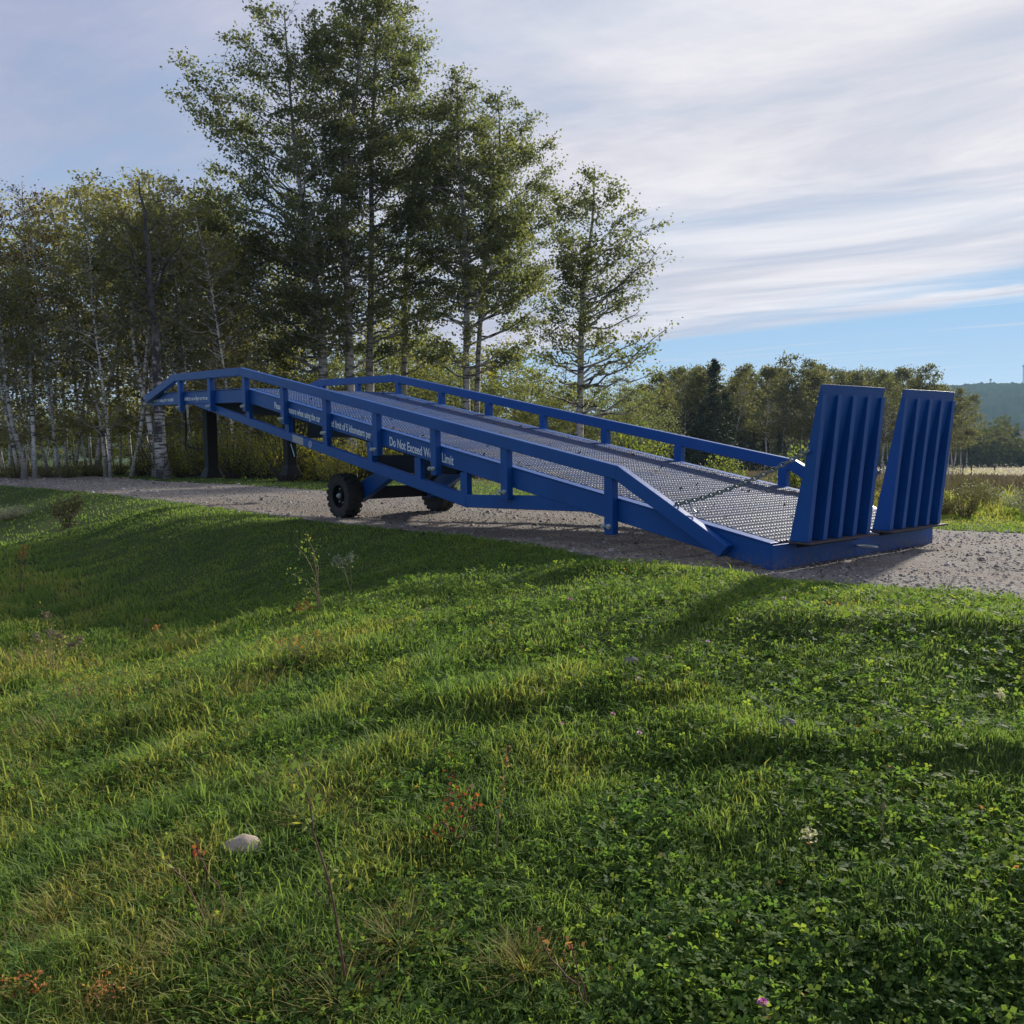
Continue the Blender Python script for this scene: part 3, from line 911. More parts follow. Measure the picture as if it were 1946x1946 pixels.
# chains holding the flaps
def chain(a, b, sag, pitch=0.037):
    ch = empty('chain'); ch.parent = ramp
    a = np.array(a); b = np.array(b)
    L = np.linalg.norm(b - a) * 1.01; n = int(L / pitch)
    an = np.linspace(0, 2 * np.pi, 13)
    c = np.stack([0.0265 * np.cos(an) * 1.0, 0.0150 * np.sin(an), 0 * an], -1)
    V_, Q_ = tubes(c[None], np.full((1, 13), 0.0056), 5)
    me = npmesh('link', V_, [Q_], CHAIN, True)
    for i in range(n + 1):
        t = i / n
        p = a + (b - a) * t - np.array([0, 0, sag * 4 * t * (1 - t)])
        t2 = min(1, t + 0.01); p2 = a + (b - a) * t2 - np.array([0, 0, sag * 4 * t2 * (1 - t2)])
        dv = Vector(p2 - p) if t < 1 else Vector(b - a)
        q = dv.to_track_quat('X', 'Z')
        o = link('link', me, ch, p)
        o.rotation_mode = 'QUATERNION'
        q.rotate(Matrix.Identity(3))
        from mathutils import Quaternion
        o.rotation_quaternion = q @ Quaternion((1, 0, 0), (i % 2) * math.pi / 2 + 0.5)
    return ch


ch1 = chain((-0.84, -0.03, 0.430), (0.17, 0.155, 0.83), 0.045)
hk = np.array([[-0.72, 0.0, 0.44], [-0.715, 0.01, 0.42], [-0.70, 0.02, 0.395], [-0.68, 0.025, 0.375], [-0.66, 0.02, 0.372], [-0.655, 0.015, 0.385]])
V_, Q_ = tubes(hk[None], np.full((1, 6), 0.006), 6)
link('hook', npmesh('hook', V_, [Q_], ZINC, True), ch1)
chain((-0.90, W + 0.02, 0.440), (0.07, 1.36, 0.66), 0.05)


# lettering
def text(s, X0, X1, zoff, size, slope, parent, yy=-0.0035, s0=None):
    cu = bpy.data.curves.new('lettering', 'FONT'); cu.body = s; cu.size = size; cu.extrude = 0.0006; cu.offset = 0.002
    ob = bpy.data.objects.new('tmp', cu); COL.objects.link(ob)
    bpy.context.view_layer.update()
    me = bpy.data.meshes.new_from_object(ob)
    bpy.data.objects.remove(ob)
    co = np.zeros(len(me.vertices) * 3); me.vertices.foreach_get('co', co); co = co.reshape(-1, 3)
    w = co[:, 0].max() - co[:, 0].min()
    co[:, 0] = (co[:, 0] - co[:, 0].min()) * (X1 - X0) / w
    X = X0 + co[:, 0]
    th = math.atan(slope)
    base = np.array([ztop(-v) for v in [X0]])[0]
    out = np.stack([X, yy - co[:, 2], base + (X - X0) * (-slope) + zoff + co[:, 1]], -1)
    me.vertices.foreach_set('co', out.ravel().astype(np.float32)); me.update()
    me.materials.clear(); me.materials.append(WHITE)
    return link('lettering', me, parent)


text('Do Not Exceed Weight Limit', -4.826, -3.676, -0.148, 0.135, SL, beams[0])
text('speed limit of 5 kilometers per', -6.195, -5.199, -0.143, 0.122, SL, beams[0])
text('Please use pressure when using the car', -7.547, -6.345, -0.138, 0.115, SL, beams[0])
text('ing a forklift, the car or flipper over the same', -10.713, -9.671, -0.125, 0.078, PSL, beams[0])
text('Please be using the forklift', -12.05, -11.064, -0.128, 0.072, PSL, beams[0])

# rating plate and round mark on the lower chord
def chord_z(X): return 0.29 + (-3.5 - X) * (ztop(10.35) - 0.186 - 0.29) / (10.35 - 3.5)
for (x0, x1) in ((-7.08, -6.80),):
    MB().add([(x0, 0.0015, chord_z(x0) + 0.012), (x1, 0.0015, chord_z(x1) + 0.012), (x1, 0.0015, chord_z(x1) + 0.105), (x0, 0.0015, chord_z(x0) + 0.105),
              (x0, 0.0030, chord_z(x0) + 0.012), (x1, 0.0030, chord_z(x1) + 0.012), (x1, 0.0030, chord_z(x1) + 0.105), (x0, 0.0030, chord_z(x0) + 0.105)],
             [(0, 1, 2, 3), (7, 6, 5, 4), (0, 4, 5, 1), (2, 6, 7, 3), (1, 5, 6, 2), (0, 3, 7, 4)]).build('rating_plate', PLATE, ramp)
xc = -6.62; zc_ = chord_z(xc) + 0.058
a = np.linspace(0, 2 * np.pi, 33)
V_ = []; F_ = []
for r_ in (0.040, 0.033):
    V_ += [(xc + r_ * math.cos(t), 0.0005, zc_ + r_ * math.sin(t)) for t in a[:-1]]
F_ = [(i, (i + 1) % 32, (i + 1) % 32 + 32, i + 32) for i in range(32)]
mb = MB(); mb.add(V_, F_)
for cx_, ex in ((xc - 0.011, 0), (xc + 0.012, 1)):
    vs = []; fs = []
    an = np.linspace(math.pi * 0.5, math.pi * 1.5, 11)
    for t in an:
        for r_ in (0.019, 0.0125): vs.append((cx_ + r_ * 0.75 * math.cos(t), 0.0, zc_ + r_ * math.sin(t)))
    fs = [(2 * i, 2 * i + 1, 2 * i + 3, 2 * i + 2) for i in range(10)]
    mb.add(vs, fs)
    if ex: mb.add([(cx_ - 0.011, 0, zc_ - 0.003), (cx_ + 0.001, 0, zc_ - 0.003), (cx_ + 0.001, 0, zc_ + 0.003), (cx_ - 0.011, 0, zc_ + 0.003)], [(0, 1, 2, 3)])
mb.build('round_mark', WHITE, ramp)
#@@PART2
# ------------------------------------------------------------------ trees
def spline(pts, k):
    pts = np.asarray(pts, float); n = len(pts)
    t = np.linspace(0, n - 1, k)
    out = []
    for u in t:
        i = min(int(u), n - 2); f = u - i
        p0 = pts[max(i - 1, 0)]; p1 = pts[i]; p2 = pts[i + 1]; p3 = pts[min(i + 2, n - 1)]
        out.append(0.5 * ((2 * p1) + (-p0 + p2) * f + (2 * p0 - 5 * p1 + 4 * p2 - p3) * f * f + (-p0 + 3 * p1 - 3 * p2 + p3) * f ** 3))
    return np.array(out)


def grow(path, r0, ext, zc0, zc1, nl, nt, nleaf, lsize, rg, rise=0.55, clump=0.26, trunk_end=0.97, sides=9, twig_r=0.008, dead=0, low=0.0):
    """path: trunk points (local); ext(z) -> (left, right, depth) reach of the crown at height z.
    returns trunk (V,Q), twigs (V,Q), leaf centres"""
    K = 14
    C = spline(path, K)
    hts = C[:, 2]
    rad = r0 * (1 - 0.93 * (np.linspace(0, 1, K)) ** 0.9) + 0.006
    rad[0] *= 1.35
    parts = [tubes(C[None], rad[None], sides)]
    zt = hts[-1]
    # limbs
    z = zc0 + (zc1 - zc0) * np.sort(rg.random(nl) ** 0.85)
    phi = (np.arange(nl) * 2.399 + rg.uniform(-0.5, 0.5, nl))
    e = np.array([ext(v) for v in z])
    cx, cy = np.cos(phi), np.sin(phi)
    reach_x = np.where(cx > 0, e[:, 1], e[:, 0])
    L = (np.abs(cx / np.maximum(reach_x, 0.05)) ** 3.2 + np.abs(cy / np.maximum(e[:, 2], 0.05)) ** 3.2) ** (-1 / 3.2)
    L = L * rg.uniform(0.72, 1.18, nl)
    ax = np.array([RT[0], RT[1], 0]); ax /= np.linalg.norm(ax); ay = np.array([-ax[1], ax[0], 0])
    D = cx[:, None] * ax + cy[:, None] * ay
    rz = rise * rg.uniform(0.5, 1.4, nl) * (0.48 + 0.52 * (z - zc0) / max(zc1 - zc0, 0.1))
    zo = np.clip(z - L * rz, max(zc0 * 0.55, 0.6), None)
    o = np.stack([np.interp(zo, hts, C[:, k]) for k in range(3)], -1); o[:, 2] = zo
    tx = np.stack([np.interp(z, hts, C[:, k]) for k in range(3)], -1); tx[:, 2] = z
    end = tx + D * L[:, None]
    kk = 7
    t = np.linspace(0, 1, kk)[None, :, None]
    mid = (o + end) / 2 + D * (L * 0.08)[:, None] + np.array([0, 0, -1]) * (0.05 * L)[:, None] + rg.normal(size=(nl, 3)) * 0.07
    B = (1 - t) ** 2 * o[:, None] + 2 * t * (1 - t) * mid[:, None] + t * t * end[:, None]
    B[:, 1:-1] += rg.normal(size=(nl, kk - 2, 3)) * 0.035 * np.minimum(L, 2.5)[:, None, None]
    ro = np.interp(zo, hts, rad) * 0.42 * np.clip(L / 2.0, 0.35, 1.0)
    ro = np.maximum(ro, twig_r * 1.5)
    Rb = ro[:, None] * (1 - 0.82 * np.linspace(0, 1, kk))[None]
    parts.append(tubes(B, Rb, 5))
    trunk = join(parts)
    # twigs
    tt = rg.uniform(0.36, 1.0, (nl, nt)) ** 0.8
    fi = tt * (kk - 1); i0 = np.minimum(fi.astype(int), kk - 2); fr = fi - i0
    li = np.repeat(np.arange(nl)[:, None], nt, 1)
    S = B[li, i0] * (1 - fr)[..., None] + B[li, i0 + 1] * fr[..., None]
    dv = rg.normal(size=(nl, nt, 3)); dv[..., 2] = np.abs(dv[..., 2]) * 0.7 - low; dv += D[:, None] * 0.9
    dv /= np.linalg.norm(dv, axis=2, keepdims=True)
    ln = rg.uniform(0.25, 0.75, (nl, nt)) * np.clip(L * 0.45, 0.35, 1.1)[:, None]
    E2 = S + dv * ln[..., None]
    M2 = (S + E2) / 2 + rg.normal(size=S.shape) * 0.05
    TW = np.stack([S, M2, E2], 2).reshape(-1, 3, 3)
    TR = np.tile(np.array([1.0, 0.7, 0.35]) * twig_r, (len(TW), 1))
    twigs = tubes(TW, TR, 3)
    live = TW
    if dead:
        live = TW[rg.random(len(TW)) > dead]
    w_ = np.repeat(L ** 1.35, nt) if not dead else np.ones(len(live))
    if not dead:
        live = live[rg.choice(len(live), len(live), p=w_ / w_.sum())]
    k = len(live)
    u = rg.uniform(0.25, 1.15, (k, nleaf, 1))
    lc = live[:, None, 0] * (1 - u) + live[:, None, 2] * u + rg.normal(size=(k, nleaf, 3)) * np.array([clump, clump, clump * 0.62]) * rg.uniform(0.5, 1.3, (k, 1, 1))
    return trunk, twigs, lc.reshape(-1, 3)


def tree_meshes(name, g3, lsize, bark, leafm, rg, twm=None):
    (tv, tq), (wv, wq), lc = g3
    lv, lq = leafquads(lc, lsize, rg, 0.15)
    rd = np.clip(rg.normal(0.5, 0.22, len(lq)), 0, 1)
    return (npmesh(name + '_trunk', tv, [tq], bark, True), npmesh(name + '_branches', wv, [wq], twm or TWIG), npmesh(name + '_crown', lv, [lq], leafm, False, rd))


def tree_obj(name, ms, loc, label, cat, group=None, rz=0.0, sc=1.0, tilt=None, parts=('trunk', 'branches', 'crown')):
    r = empty(name, loc, rz); r.scale = (sc, sc, sc) if not hasattr(sc, '__len__') else sc
    if tilt: r.rotation_euler = (tilt[0], tilt[1], rz)
    tag(r, label, cat, group)
    for nme, me in zip(parts, ms):
        if me is not None:
            p = link(nme, me, r)
            if nme in ('branches', 'crown', 'stems', 'leaves'): p['kind'] = 'stuff'
    return r


def px_tree(name, label, cat, depth, path, outline, r0, nl, nt, nleaf, lsize, bark, leafm, seed, zbase=0.0, group=None, yc0=None, depthk=0.62, **kw):
    """tree whose trunk follows the photo columns; outline: (y, left, right) of the crown"""
    rg = np.random.default_rng(seed)
    base = P(path[0][0], path[0][1], depth)
    w = [P(x, y, depth) for x, y in path]
    base = w[0].copy()
    foot = base.copy(); foot[2] = zbase
    pts = [np.array([foot[0], foot[1], zbase - 0.1])] + [p for p in w if p[2] > zbase + 0.3]
    pts = np.array(pts) - foot
    m = depth / FPX
    ys = np.array([o[0] for o in outline], float); ls = np.array([o[1] for o in outline], float); rs = np.array([o[2] for o in outline], float)
    py = np.array([p[1] for p in path], float); pxx = np.array([p[0] for p in path], float)
    zs = np.array([P(973, y, depth)[2] for y in ys]) - zbase
    tr = np.interp(ys, py[::-1], pxx[::-1])
    Lm = (tr - ls) * m * 1.16; Rm = (rs - tr) * m * 1.16
    o = np.argsort(zs)
    zs, Lm, Rm = zs[o], Lm[o], Rm[o]

    def ext(z):
        l = max(np.interp(z, zs, Lm), 0.1); r = max(np.interp(z, zs, Rm), 0.1)
        return (l, r, (l + r) / 2 * depthk)
    g3 = grow(pts, r0, ext, zs[0], zs[-1], nl, nt, nleaf, lsize, rg, **kw)
    ms = tree_meshes(name, g3, lsize, bark, leafm, rg)
    return tree_obj(name, ms, foot, label, cat, group)


TALL = dict(rise=0.8, clump=0.20)
px_tree('poplar_tree', 'leftmost and widest of the tall dark poplars, its limbs reaching out to the left', 'tree', 32,
        [(618, 905), (614, 720), (611, 636), (588, 447), (568, 348), (553, 199), (540, 20)],
        [(5, 505, 560), (40, 470, 610), (100, 432, 625), (170, 378, 640), (220, 400, 640), (290, 352, 650), (350, 372, 650), (420, 375, 650), (500, 420, 640), (600, 450, 640), (690, 470, 640)],
        0.20, 180, 11, 17, 0.115, BARK, LEAF_DARK, 11, **TALL)
px_tree('poplar_tree', 'tall poplar with a pale forked trunk in the middle of the tall clump', 'tree', 33,
        [(668, 905), (665, 720), (663, 651), (660, 547), (652, 348), (673, 199), (690, 60), (695, -60)],
        [(-70, 660, 730), (0, 618, 740), (100, 600, 790), (200, 590, 790), (350, 565, 760), (500, 560, 760), (600, 575, 740), (660, 590, 720)],
        0.20, 150, 11, 16, 0.115, BARK, LEAF_DARK, 12, **TALL)
px_tree('poplar_tree', 'tallest poplar with a straight trunk, its crown cut off by the top of the picture', 'tree', 34,
        [(700, 905), (703, 720), (703, 656), (707, 447), (705, 298), (715, 100), (722, -80)],
        [(-90, 690, 745), (-20, 645, 752), (60, 645, 800), (100, 650, 828), (150, 655, 835), (300, 650, 838), (450, 640, 830), (600, 640, 800), (660, 650, 780)],
        0.19, 150, 11, 16, 0.115, BARK, LEAF_DARK, 13, **TALL)
px_tree('poplar_tree', 'slim poplar standing between the tallest poplar and the one with twin peaks', 'tree', 36,
        [(766, 905), (768, 710), (770, 560), (775, 450), (790, 300), (800, 200)],
        [(190, 770, 850), (260, 745, 865), (400, 710, 860), (550, 700, 860), (680, 710, 850)],
        0.15, 90, 10, 16, 0.115, BARK, LEAF_DARK, 14, **TALL)
px_tree('poplar_tree', 'poplar with a bare lower trunk and twin peaks, right of the tallest clump', 'tree', 33,
        [(888, 905), (886, 720), (886, 497), (872, 298), (869, 149)],
        [(138, 850, 890), (190, 828, 905), (240, 822, 930), (300, 800, 960), (400, 785, 990), (500, 790, 1000), (600, 800, 1000), (700, 830, 990)],
        0.17, 140, 11, 18, 0.115, BARK, LEAF_DARK, 15, **TALL)
px_tree('poplar_tree', 'poplar pressed close behind the twin-peaked one, its top leaning to the right', 'tree', 35.5,
        [(905, 905), (908, 700), (920, 520), (940, 380), (950, 260), (945, 180)],
        [(178, 925, 960), (235, 915, 1010), (290, 905, 1028), (360, 890, 1040), (450, 880, 1050), (530, 885, 1040), (620, 870, 1005)],
        0.13, 105, 11, 17, 0.115, BARK, LEAF_DARK, 16, **TALL)
px_tree('poplar_tree', 'solitary poplar at the right end of the tall trees, thin and open on its left', 'tree', 31,
        [(1100, 905), (1103, 735), (1108, 547), (1125, 430), (1130, 318)],
        [(335, 1112, 1148), (360, 1090, 1175), (400, 1066, 1205), (430, 1064, 1222), (480, 1075, 1224), (540, 1080, 1200), (590, 1058, 1218), (650, 1022, 1232), (700, 1008, 1252), (760, 1010, 1250)],
        0.15, 110, 10, 17, 0.11, BARK, LEAF_DARK, 17, dead=0.28, **TALL)
px_tree('poplar_tree', 'dark leafy poplar before the yellowing wood, left of the tall clump', 'tree', 33,
        [(392, 905), (388, 700), (372, 560), (375, 450), (395, 360)],
        [(362, 360, 430), (400, 335, 470), (450, 325, 520), (520, 330, 560), (600, 350, 570), (680, 380, 560), (730, 420, 560)],
        0.14, 90, 10, 17, 0.115, BIRCH, LEAF_DARK, 18, rise=0.5, clump=0.26)
# the old birch and its neighbours at the verge
px_tree('birch_tree', 'old thick birch with scarred white trunk and dead limbs beside the high ramp end', 'tree', 28,
        [(312, 908), (306, 860), (303, 800), (302, 740), (296, 690), (298, 640), (290, 590), (284, 545), (286, 500), (276, 450), (278, 410), (266, 370), (264, 345)],
        [(335, 205, 320), (380, 170, 370), (430, 150, 385), (520, 185, 365), (600, 215, 350), (650, 230, 340)],
        0.19, 30, 9, 12, 0.09, OLDBARK, LEAF_OLIVE, 21, dead=0.6, rise=1.1, clump=0.22)
px_tree('birch_tree', 'slender white birch leaning left against the old thick birch', 'tree', 30,
        [(296, 905), (288, 830), (272, 750), (258, 690), (250, 600), (244, 500), (238, 400)],
        [(380, 190, 290), (430, 170, 300), (500, 180, 300), (570, 200, 300)],
        0.095, 36, 8, 26, 0.09, BIRCH, LEAF_OLIVE, 22, rise=0.7)
px_tree('birch_tree', 'sparse reddish birch at the left edge of the picture', 'tree', 30,
        [(66, 885), (60, 760), (52, 600), (46, 470), (42, 345)],
        [(340, 25, 60), (370, 0, 75), (420, -25, 85), (480, -40, 90), (560, -40, 90), (640, -20, 80)],
        0.09, 44, 8, 8, 0.085, BIRCH, LEAF_RED, 23, rise=1.0, twig_r=0.011)
px_tree('birch_tree', 'birch with a dark bare trunk leaning left at the left edge of the wood', 'tree', 29,
        [(44, 878), (22, 800), (8, 700), (0, 600), (-12, 480)],
        [(470, -60, 40), (520, -80, 50), (600, -70, 50), (680, -50, 40)],
        0.10, 30, 8, 14, 0.085, BARK, LEAF_OLIVE, 24, rise=1.0)

# young birches of the wood on the left: five builds, copied
def proto(seed, h, rmax, r0, nl, nt, nleaf, lsize, z0=0.38, lean=0.3, top=0.5, **kw):
    rg = np.random.default_rng(seed)
    n = 6
    dx = np.cumsum(rg.normal(0, 0.10 * h / 9, (n, 2)), 0) + np.linspace(0, 1, n)[:, None] * rg.normal(0, lean, 2)
    pts = np.column_stack([dx - dx[0], np.linspace(-0.1, h, n)])

    def ext(z):
        f = np.clip((z / h - z0) / (1 - z0), 0, 1)
        r = rmax * (0.35 + 0.75 * math.sin(math.pi * min(1, f ** 0.8 * 0.95 + 0.05))) * (1 if f < 0.9 else 0.7)
        return (r, r, r)
    return grow(pts, r0, ext, z0 * h, h * 1.01, nl, nt, nleaf, lsize, rg, **kw), rg


def protos(name, specs, lsize, bark, leafm, twm=None, **kw):
    out = []
    for i, sp in enumerate(specs):
        g3, rg = proto(*sp, lsize=lsize, **kw)
        out.append(tree_meshes(name, g3, lsize, bark, leafm, rg, twm))
    return out


YB = protos('young_birch', [(31, 9.6, 1.2, 0.056, 58, 9, 6), (32, 9.0, 1.0, 0.044, 52, 9, 5), (33, 10.0, 1.3, 0.066, 62, 9, 6), (34, 8.4, 0.9, 0.038, 48, 9, 5)],
            0.115, BIRCH, LEAF_OLIVE, PALETWIG, z0=0.16, lean=0.5, rise=0.8, twig_r=0.010, dead=0.25, clump=0.22)
rg = np.random.default_rng(5)
xs = list(np.linspace(-70, 470, 32) + rg.uniform(-7, 7, 32))
cols = [(x, rg.uniform(30, 33.5)) for x in xs] + [(x, rg.uniform(35, 40)) for x in np.linspace(-110, 560, 18) + rg.uniform(-10, 10, 18)] + [(x, rg.uniform(42, 50)) for x in np.linspace(-130, 760, 12) + rg.uniform(-12, 12, 12)]
for i, (x, d) in enumerate(cols):
    g = PG(x, d)
    top = np.interp(x, [-100, 0, 60, 95, 160, 250, 320, 380, 480, 600, 800], [490, 440, 440, 400, 350, 335, 340, 385, 430, 520, 560]) + rg.uniform(-8, 75) * (1 if i < 32 else 0.8)
    h = P(x, top, d)[2]
    j = i % 4
    hh = (9.6, 9.0, 10.0, 8.4)[j]
    sc = h / hh
    row = 'at the front of the wood' if i < 32 else 'inside the wood'
    g[2] = float(H(g[0], g[1])) - 0.05
    lean = rg.normal(0, 0.07) + (0.10 if x < 200 else 0.02)
    tree_obj('young_birch_tree', YB[j], g, 'slim pale-trunked young birch with yellowing leaves ' + row, 'tree',
             'young birches at the edge of the wood' if i < 32 else 'young birches inside the wood', rz=0.0 if False else rg.uniform(0, 6.28), sc=(sc, sc, sc), tilt=(rg.normal(0, 0.03) - lean * RT[1], -lean * RT[0]))

# undergrowth: leafy saplings and shrubs
def shrub_proto(seed, h, r, nst, nleaf, lsize, leafm, name, stemm=None, flat=0.0, spread=0.5):
    rg = np.random.default_rng(seed)
    a = rg.uniform(0, 6.28, nst); hh = h * rg.uniform(0.45, 1.05, nst); rr = r * np.sqrt(rg.random(nst))
    B0 = np.stack([rr * 0.25 * np.cos(a), rr * 0.25 * np.sin(a), np.full(nst, -0.05)], -1)
    B2 = np.stack([rr * np.cos(a), rr * np.sin(a), hh * (1 - 0.35 * (rr / r) ** 2)], -1)
    B1 = (B0 + B2) / 2 + rg.normal(size=(nst, 3)) * 0.08 * h * 0.5
    t = np.linspace(0, 1, 5)[None, :, None]
    B = (1 - t) ** 2 * B0[:, None] + 2 * t * (1 - t) * B1[:, None] + t * t * B2[:, None]
    sv, sq = tubes(B, np.tile(np.linspace(0.010, 0.003, 5), (nst, 1)) * max(h, 0.5), 4)
    u = rg.uniform(0.25, 1.05, (nst, nleaf, 1))
    i0 = np.clip((u[..., 0] * 4).astype(int), 0, 3)
    C = B[np.arange(nst)[:, None], i0] + (B[np.arange(nst)[:, None], i0 + 1] - B[np.arange(nst)[:, None], i0]) * rg.random((nst, nleaf, 1))
    C = C.reshape(-1, 3) + rg.normal(size=(nst * nleaf, 3)) * np.array([0.14, 0.14, 0.09]) * h * spread
    C[:, 2] = np.maximum(C[:, 2], 0.02)
    lv, lq = leafquads(C, lsize, rg, flat)
    return (npmesh(name + '_stems', sv, [sq], stemm or TWIG), npmesh(name + '_leaves', lv, [lq], leafm, False, np.clip(rg.normal(0.5, 0.25, len(lq)), 0, 1)))


SH = [shrub_proto(41, 1.6, 1.0, 60, 26, 0.075, LEAF_YEL, 'shrub'), shrub_proto(42, 1.2, 0.9, 55, 26, 0.07, LEAF_OLIVE, 'shrub'), shrub_proto(43, 2.2, 1.0, 60, 30, 0.08, LEAF_YEL, 'shrub')]
SAP = protos('sapling', [(51, 5.0, 1.5, 0.05, 34, 8, 26), (52, 6.0, 1.8, 0.06, 38, 8, 28), (53, 4.5, 1.7, 0.05, 34, 8, 26)], 0.10, BARK, LEAF_YEL, z0=0.12, lean=0.3, rise=0.5)
SAPD = protos('dark_sapling', [(54, 6.0, 2.0, 0.06, 40, 8, 30), (55, 5.0, 1.9, 0.05, 36, 8, 30)], 0.10, BARK, LEAF_DARK, z0=0.12, lean=0.3, rise=0.5)
rg = np.random.default_rng(6)
for i, x in enumerate(np.concatenate([np.linspace(-40, 292, 11), np.linspace(335, 640, 16), np.linspace(330, 900, 14)])):
    x = x + rg.uniform(-8, 8)
    d = rg.uniform(30.0, 33) if i < 27 else rg.uniform(31, 34)
    if x > 600: d = rg.uniform(25, 28)
    if x > 322 and i < 27: d = np.interp(x, [330, 640], [28, 22.5]) + rg.uniform(0, 2)
    g = PG(x, d); g[2] = float(H(g[0], g[1]))
    k = 1 if x < 230 else rg.integers(0, 3)
    lab = 'olive leafy shrub at the foot of the birches left of the ramp' if x < 318 else 'yellow-green shrub on the verge seen under the raised end of the ramp'
    tree_obj('shrub', SH[k], g, lab, 'shrub', 'shrubs under the birches' if x < 318 else 'shrubs seen under the ramp', rz=rg.uniform(0, 6.28), sc=rg.uniform(0.40, 1.0) * (0.7 if x < 300 else 1.0) * (1.3 if i % 5 == 0 else 1.0), parts=('stems', 'leaves'))
for i, (x, d, t, dark) in enumerate([(-60, 48, 770, 0), (-20, 44, 790, 1), (20, 50, 760, 0), (60, 46, 780, 1), (100, 52, 750, 0), (140, 46, 770, 1), (180, 50, 740, 0), (215, 45, 770, 1), (255, 52, 740, 0), (290, 47, 760, 1), (330, 52, 720, 0), (365, 45, 750, 1), (400, 50, 700, 0), (440, 38, 660, 0), (500, 40, 600, 1), (545, 37, 640, 0), (600, 42, 590, 1), (640, 36, 700, 1), (690, 38, 660, 1), (740, 37, 690, 1), (735, 44, 620, 0), (800, 42, 640, 1), (835, 38, 690, 1), (880, 45, 660, 0),
                                     (930, 46, 655, 0), (975, 40, 700, 1), (1010, 37, 715, 1), (1050, 42, 700, 0), (1080, 36, 730, 1), (1140, 38, 735, 1), (1175, 43, 720, 1), (1205, 40, 745, 1), (560, 33, 690, 1), (480, 34, 700, 1)]):
    g = PG(x, d); g[2] = float(H(g[0], g[1])) - 0.05
    h = P(x, t, d)[2] - g[2]
    pr_, hs = (SAPD, (6.0, 5.0)) if dark else (SAP, (5.0, 6.0, 4.5))
    j = i % len(hs)
    tree_obj('sapling_tree', pr_[j], g, 'dark green bushy sapling standing below the tall poplars' if dark else 'yellow-green young tree showing between the trunks of the tall poplars', 'tree',
             'dark saplings below the poplars' if dark else 'yellow-green young trees behind the poplars', rz=rg.uniform(0, 6.28), sc=(1.15 * h / hs[j], 1.15 * h / hs[j], h / hs[j]))
for x, y0, d in ((1225, 860, 24), (1145, 885, 23), (1455, 930, 20), (1525, 935, 18)):
    pass

# aspen grove beyond the meadow corner on the right
GR = protos('grove_aspen', [(61, 9.0, 1.7, 0.075, 46, 7, 12), (62, 9.5, 1.4, 0.07, 42, 7, 12), (63, 8.6, 1.9, 0.08, 46, 7, 12), (64, 9.0, 1.2, 0.06, 40, 7, 10)], 0.18, BIRCH, LEAF_FAR, z0=0.36, lean=0.7, rise=0.8, twig_r=0.016, dead=0.15, clump=0.26)


def spruce(seed, h, r):
    rg = np.random.default_rng(seed)
    n = 260
    z = h * (0.06 + 0.94 * rg.random(n) ** 1.15)
    a = rg.uniform(0, 6.28, n); L = r * (1 - z / h) ** 0.85 * rg.uniform(0.75, 1.1, n) + 0.12
    u = rg.random((n, 26, 1))
    D = np.stack([np.cos(a), np.sin(a), np.full(n, -0.28)], -1)
    C = np.stack([0 * z, 0 * z, z], -1)[:, None] + D[:, None] * (L[:, None, None] * u) + rg.normal(size=(n, 26, 3)) * np.array([0.10, 0.10, 0.07])
    lv, lq = leafquads(C.reshape(-1, 3), 0.24, rg, 0.35, 0.35)
    tv, tq = tubes(np.array([[[0, 0, -0.1], [0, 0, h * 0.5], [0, 0, h * 0.98]]]), np.array([[0.13, 0.08, 0.02]]), 8)
    return (npmesh('spruce_trunk', tv, [tq], TWIG, True), None, npmesh('spruce_needles', lv, [lq], NEEDLE, False, rg.random(len(lq))))


SPR = [spruce(71, 9.0, 2.4), spruce(72, 7.5, 2.2)]
rg = np.random.default_rng(9)
tops = ([1190, 1230, 1290, 1340, 1380, 1450, 1500, 1560, 1610, 1640, 1680, 1720, 1750, 1790, 1825], [735, 720, 695, 700, 700, 700, 695, 690, 700, 690, 700, 700, 715, 735, 745])
gx = [1330, 1372, 1198, 1222, 1248, 1268, 1290, 1312, 1335, 1385, 1400, 1425, 1450, 1472, 1492, 1515, 1538, 1560, 1585, 1606, 1625, 1648, 1668, 1690, 1712, 1732, 1755, 1778, 1802, 1822]
for i, x in enumerate(gx + [x + 11 for x in gx] + [x + 4 for x in gx[::2]]):
    back = i >= len(gx)
    d = np.interp(x, [1190, 1830], [62, 100]) + rg.uniform(-3, 3) + (14 if back else 0) + (10 if i >= 2 * len(gx) else 0)
    g = PG(x + rg.uniform(-5, 5), d); g[2] = float(H(g[0], g[1])) - 0.05
    top = np.interp(x, *tops) + (rg.uniform(-12, 34) if not back else rg.uniform(0, 30))
    h = P(x, top, d)[2] - g[2]
    j = i % 4; hh = (9.0, 9.5, 8.6, 9.0)[j]
    tree_obj('aspen_tree', GR[j], g, 'slim hazy aspen in the back row of the distant grove' if back else 'slim pale aspen in the front row of the distant grove', 'tree',
             'aspens at the back of the grove' if back else 'aspens at the front of the grove', rz=rg.uniform(0, 6.28), sc=(h / hh * 0.95, h / hh * 0.95, h / hh))
